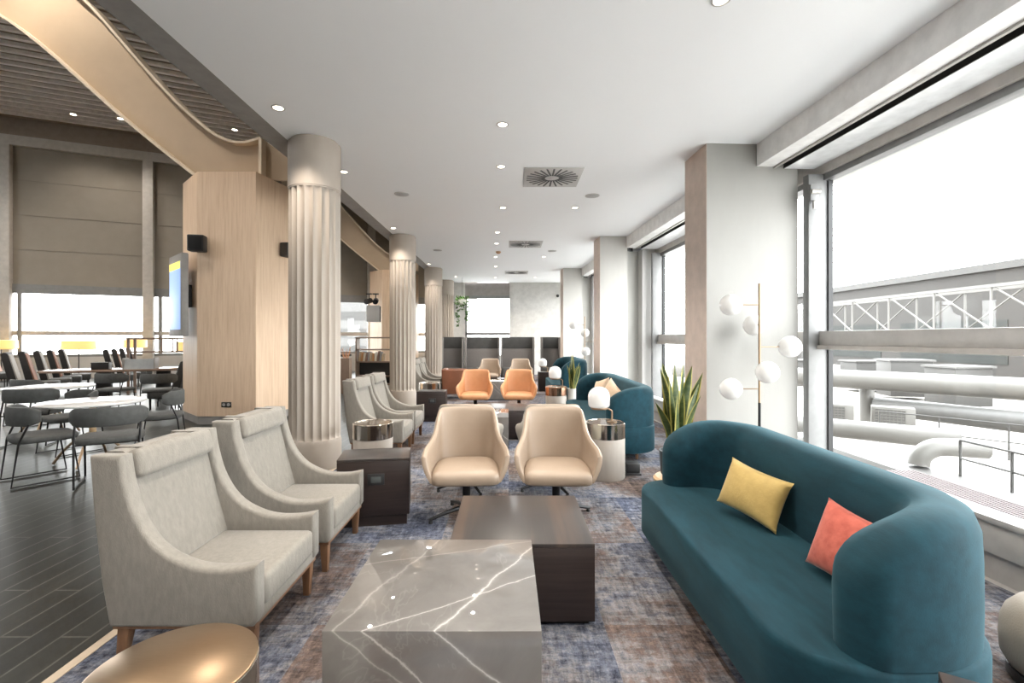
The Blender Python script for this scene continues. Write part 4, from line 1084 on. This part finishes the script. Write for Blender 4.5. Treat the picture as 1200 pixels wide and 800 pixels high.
def rail(label, p0, p1, n, h=1.0):
    t = thing('railing', label, 'railing', (0,0,0), 0, 'roof railings outside')
    p0, p1 = Vector(p0), Vector(p1)
    for k in range(n):
        p = p0.lerp(p1, k/(n-1)); M = MB(); M.tube([tuple(p), tuple(p+Vector((0,0,h)))], .025, 8); M.build('post', M_['extgrey'], t)
    for f in (.5, 1):
        M = MB(); M.tube([tuple(p0+Vector((0,0,h*f))), tuple(p1+Vector((0,0,h*f)))], .02, 8); M.build('rail_bar', M_['extgrey'], t)
rail('thin steel railing on the roof behind the goose-neck duct', (8.98, 9.5, -1.25), (8.98, 4.6, -1.25), 6, .72)
rail('thin steel railing on the roof along the low thick duct', (13.2, 17.0, -2.2), (18, 10.6, -2.2), 6, 1.1)
b = MB(); b.box(8.15, 9.1, 4, 14, -1.5, -1.25, .02); b.box(8.3, 9.0, 4, 14, -2.2, -1.5)
tag(b.build('parapet', M_['extmid']), 'low pale parapet at the near edge of the roof', 'parapet')
t = thing('roof_panel', 'dark red corrugated roof sheet below the window', 'roof sheet', (7.1, 6.9, -1.45), R(90))
M = MB()
for k in range(22): M.box(-2.6, 2.6, -.95+k*.085, -.95+k*.085+.05, .28, .33)
M.box(-2.6, 2.6, -.95, .92, .24, .29); M.build('sheet', M_['red'], t)
M = MB(); M.box(-2.5, 2.5, -.9, .9, -.75, .25); M.build('base', M_['extmid'], t)
# truss gantry
t = thing('truss_bridge', 'white steel truss bridge outside, level with the transom', 'bridge', (30, 0, 0))
Y0, Y1, zt, zb = 21.7, 53.7, 4.75, 2.03; npan = 8
for nm, z in (('top_chord', zt), ('bottom_chord', zb)):
    for dx in (0, 2.2):
        M = MB(); M.box(dx-.10, dx+.10, Y0, Y1, z-.10, z+.10); M.build(nm, M_['extwhite'], t)
st = (Y1-Y0)/npan
for k in range(npan+1):
    y = Y0+k*st
    for dx in (0, 2.2):
        M = MB(); M.tube([(dx, y, zb), (dx, y, zt)], .07, 8); M.build('vertical', M_['extwhite'], t)
        if k < npan:
            M = MB(); M.tube([(dx, y, zt if dx else zb), (dx, y+st, zb if dx else zt)], .06, 8); M.build('diagonal', M_['extwhite'], t)
M = MB(); M.box(-.1, 2.3, Y0, Y1, zb-.35, zb-.1); M.build('walkway', M_['extmid'], t)
for y in (24, 50):
    M = MB(); M.box(.8, 1.4, y-.3, y+.3, -6, zb-.3); M.build('pylon', M_['extgrey'], t)
t = thing('hangar', 'long grey brown terminal building beyond the truss bridge', 'building', (46, 0, 0))
M = MB(); M.box(0, 22, 10, 90, -6, 8.4); M.build('hall', M_['extdark'], t)
M = MB(); M.box(-.4, 0, 10, 90, 7.9, 8.6); M.build('roof_edge', M_['extgrey'], t)
for k in range(5):
    M = MB(); M.box(-.06, 0, 14+k*15, 26+k*15, -1, 3.2); M.build('window_band', M_['exttree'], t)
random.seed(21)
for k in range(7):
    y = 30+k*4.2
    t = thing('roof_unit', 'small boxy plant unit at the far edge of the roof, %s along from the jamb' % ['seventh','sixth','fifth','fourth','third','second','first'][6-k], 'roof unit', (24.5+random.uniform(-1.5,1.5)-k*.3, y-5, -2.2), R(random.uniform(-20, 20)), 'far roof plant units')
    hh = random.uniform(1.6, 2.5)
    M = MB(); M.box(-1.1, 1.1, -.8, .8, .2, hh, .03); M.build('housing', M_['extgrey'], t)
    M = MB(); M.box(-1.2, 1.2, -.9, .9, hh, hh+.1); M.build('lid', M_['extmid'], t)
t = thing('pale_building', 'pale distant building beyond the far hall window', 'building', (-30, 75, 0))
M = MB(); M.box(-9, 9, -3, 6, -6, 7.4); M.build('block', M_['extmid'], t)
M = MB()
for k in range(3): M.box(-8.5, 8.5, -3.05, -3, -1+k*2.6, .3+k*2.6)
M.build('window_band', M_['extgrey'], t)
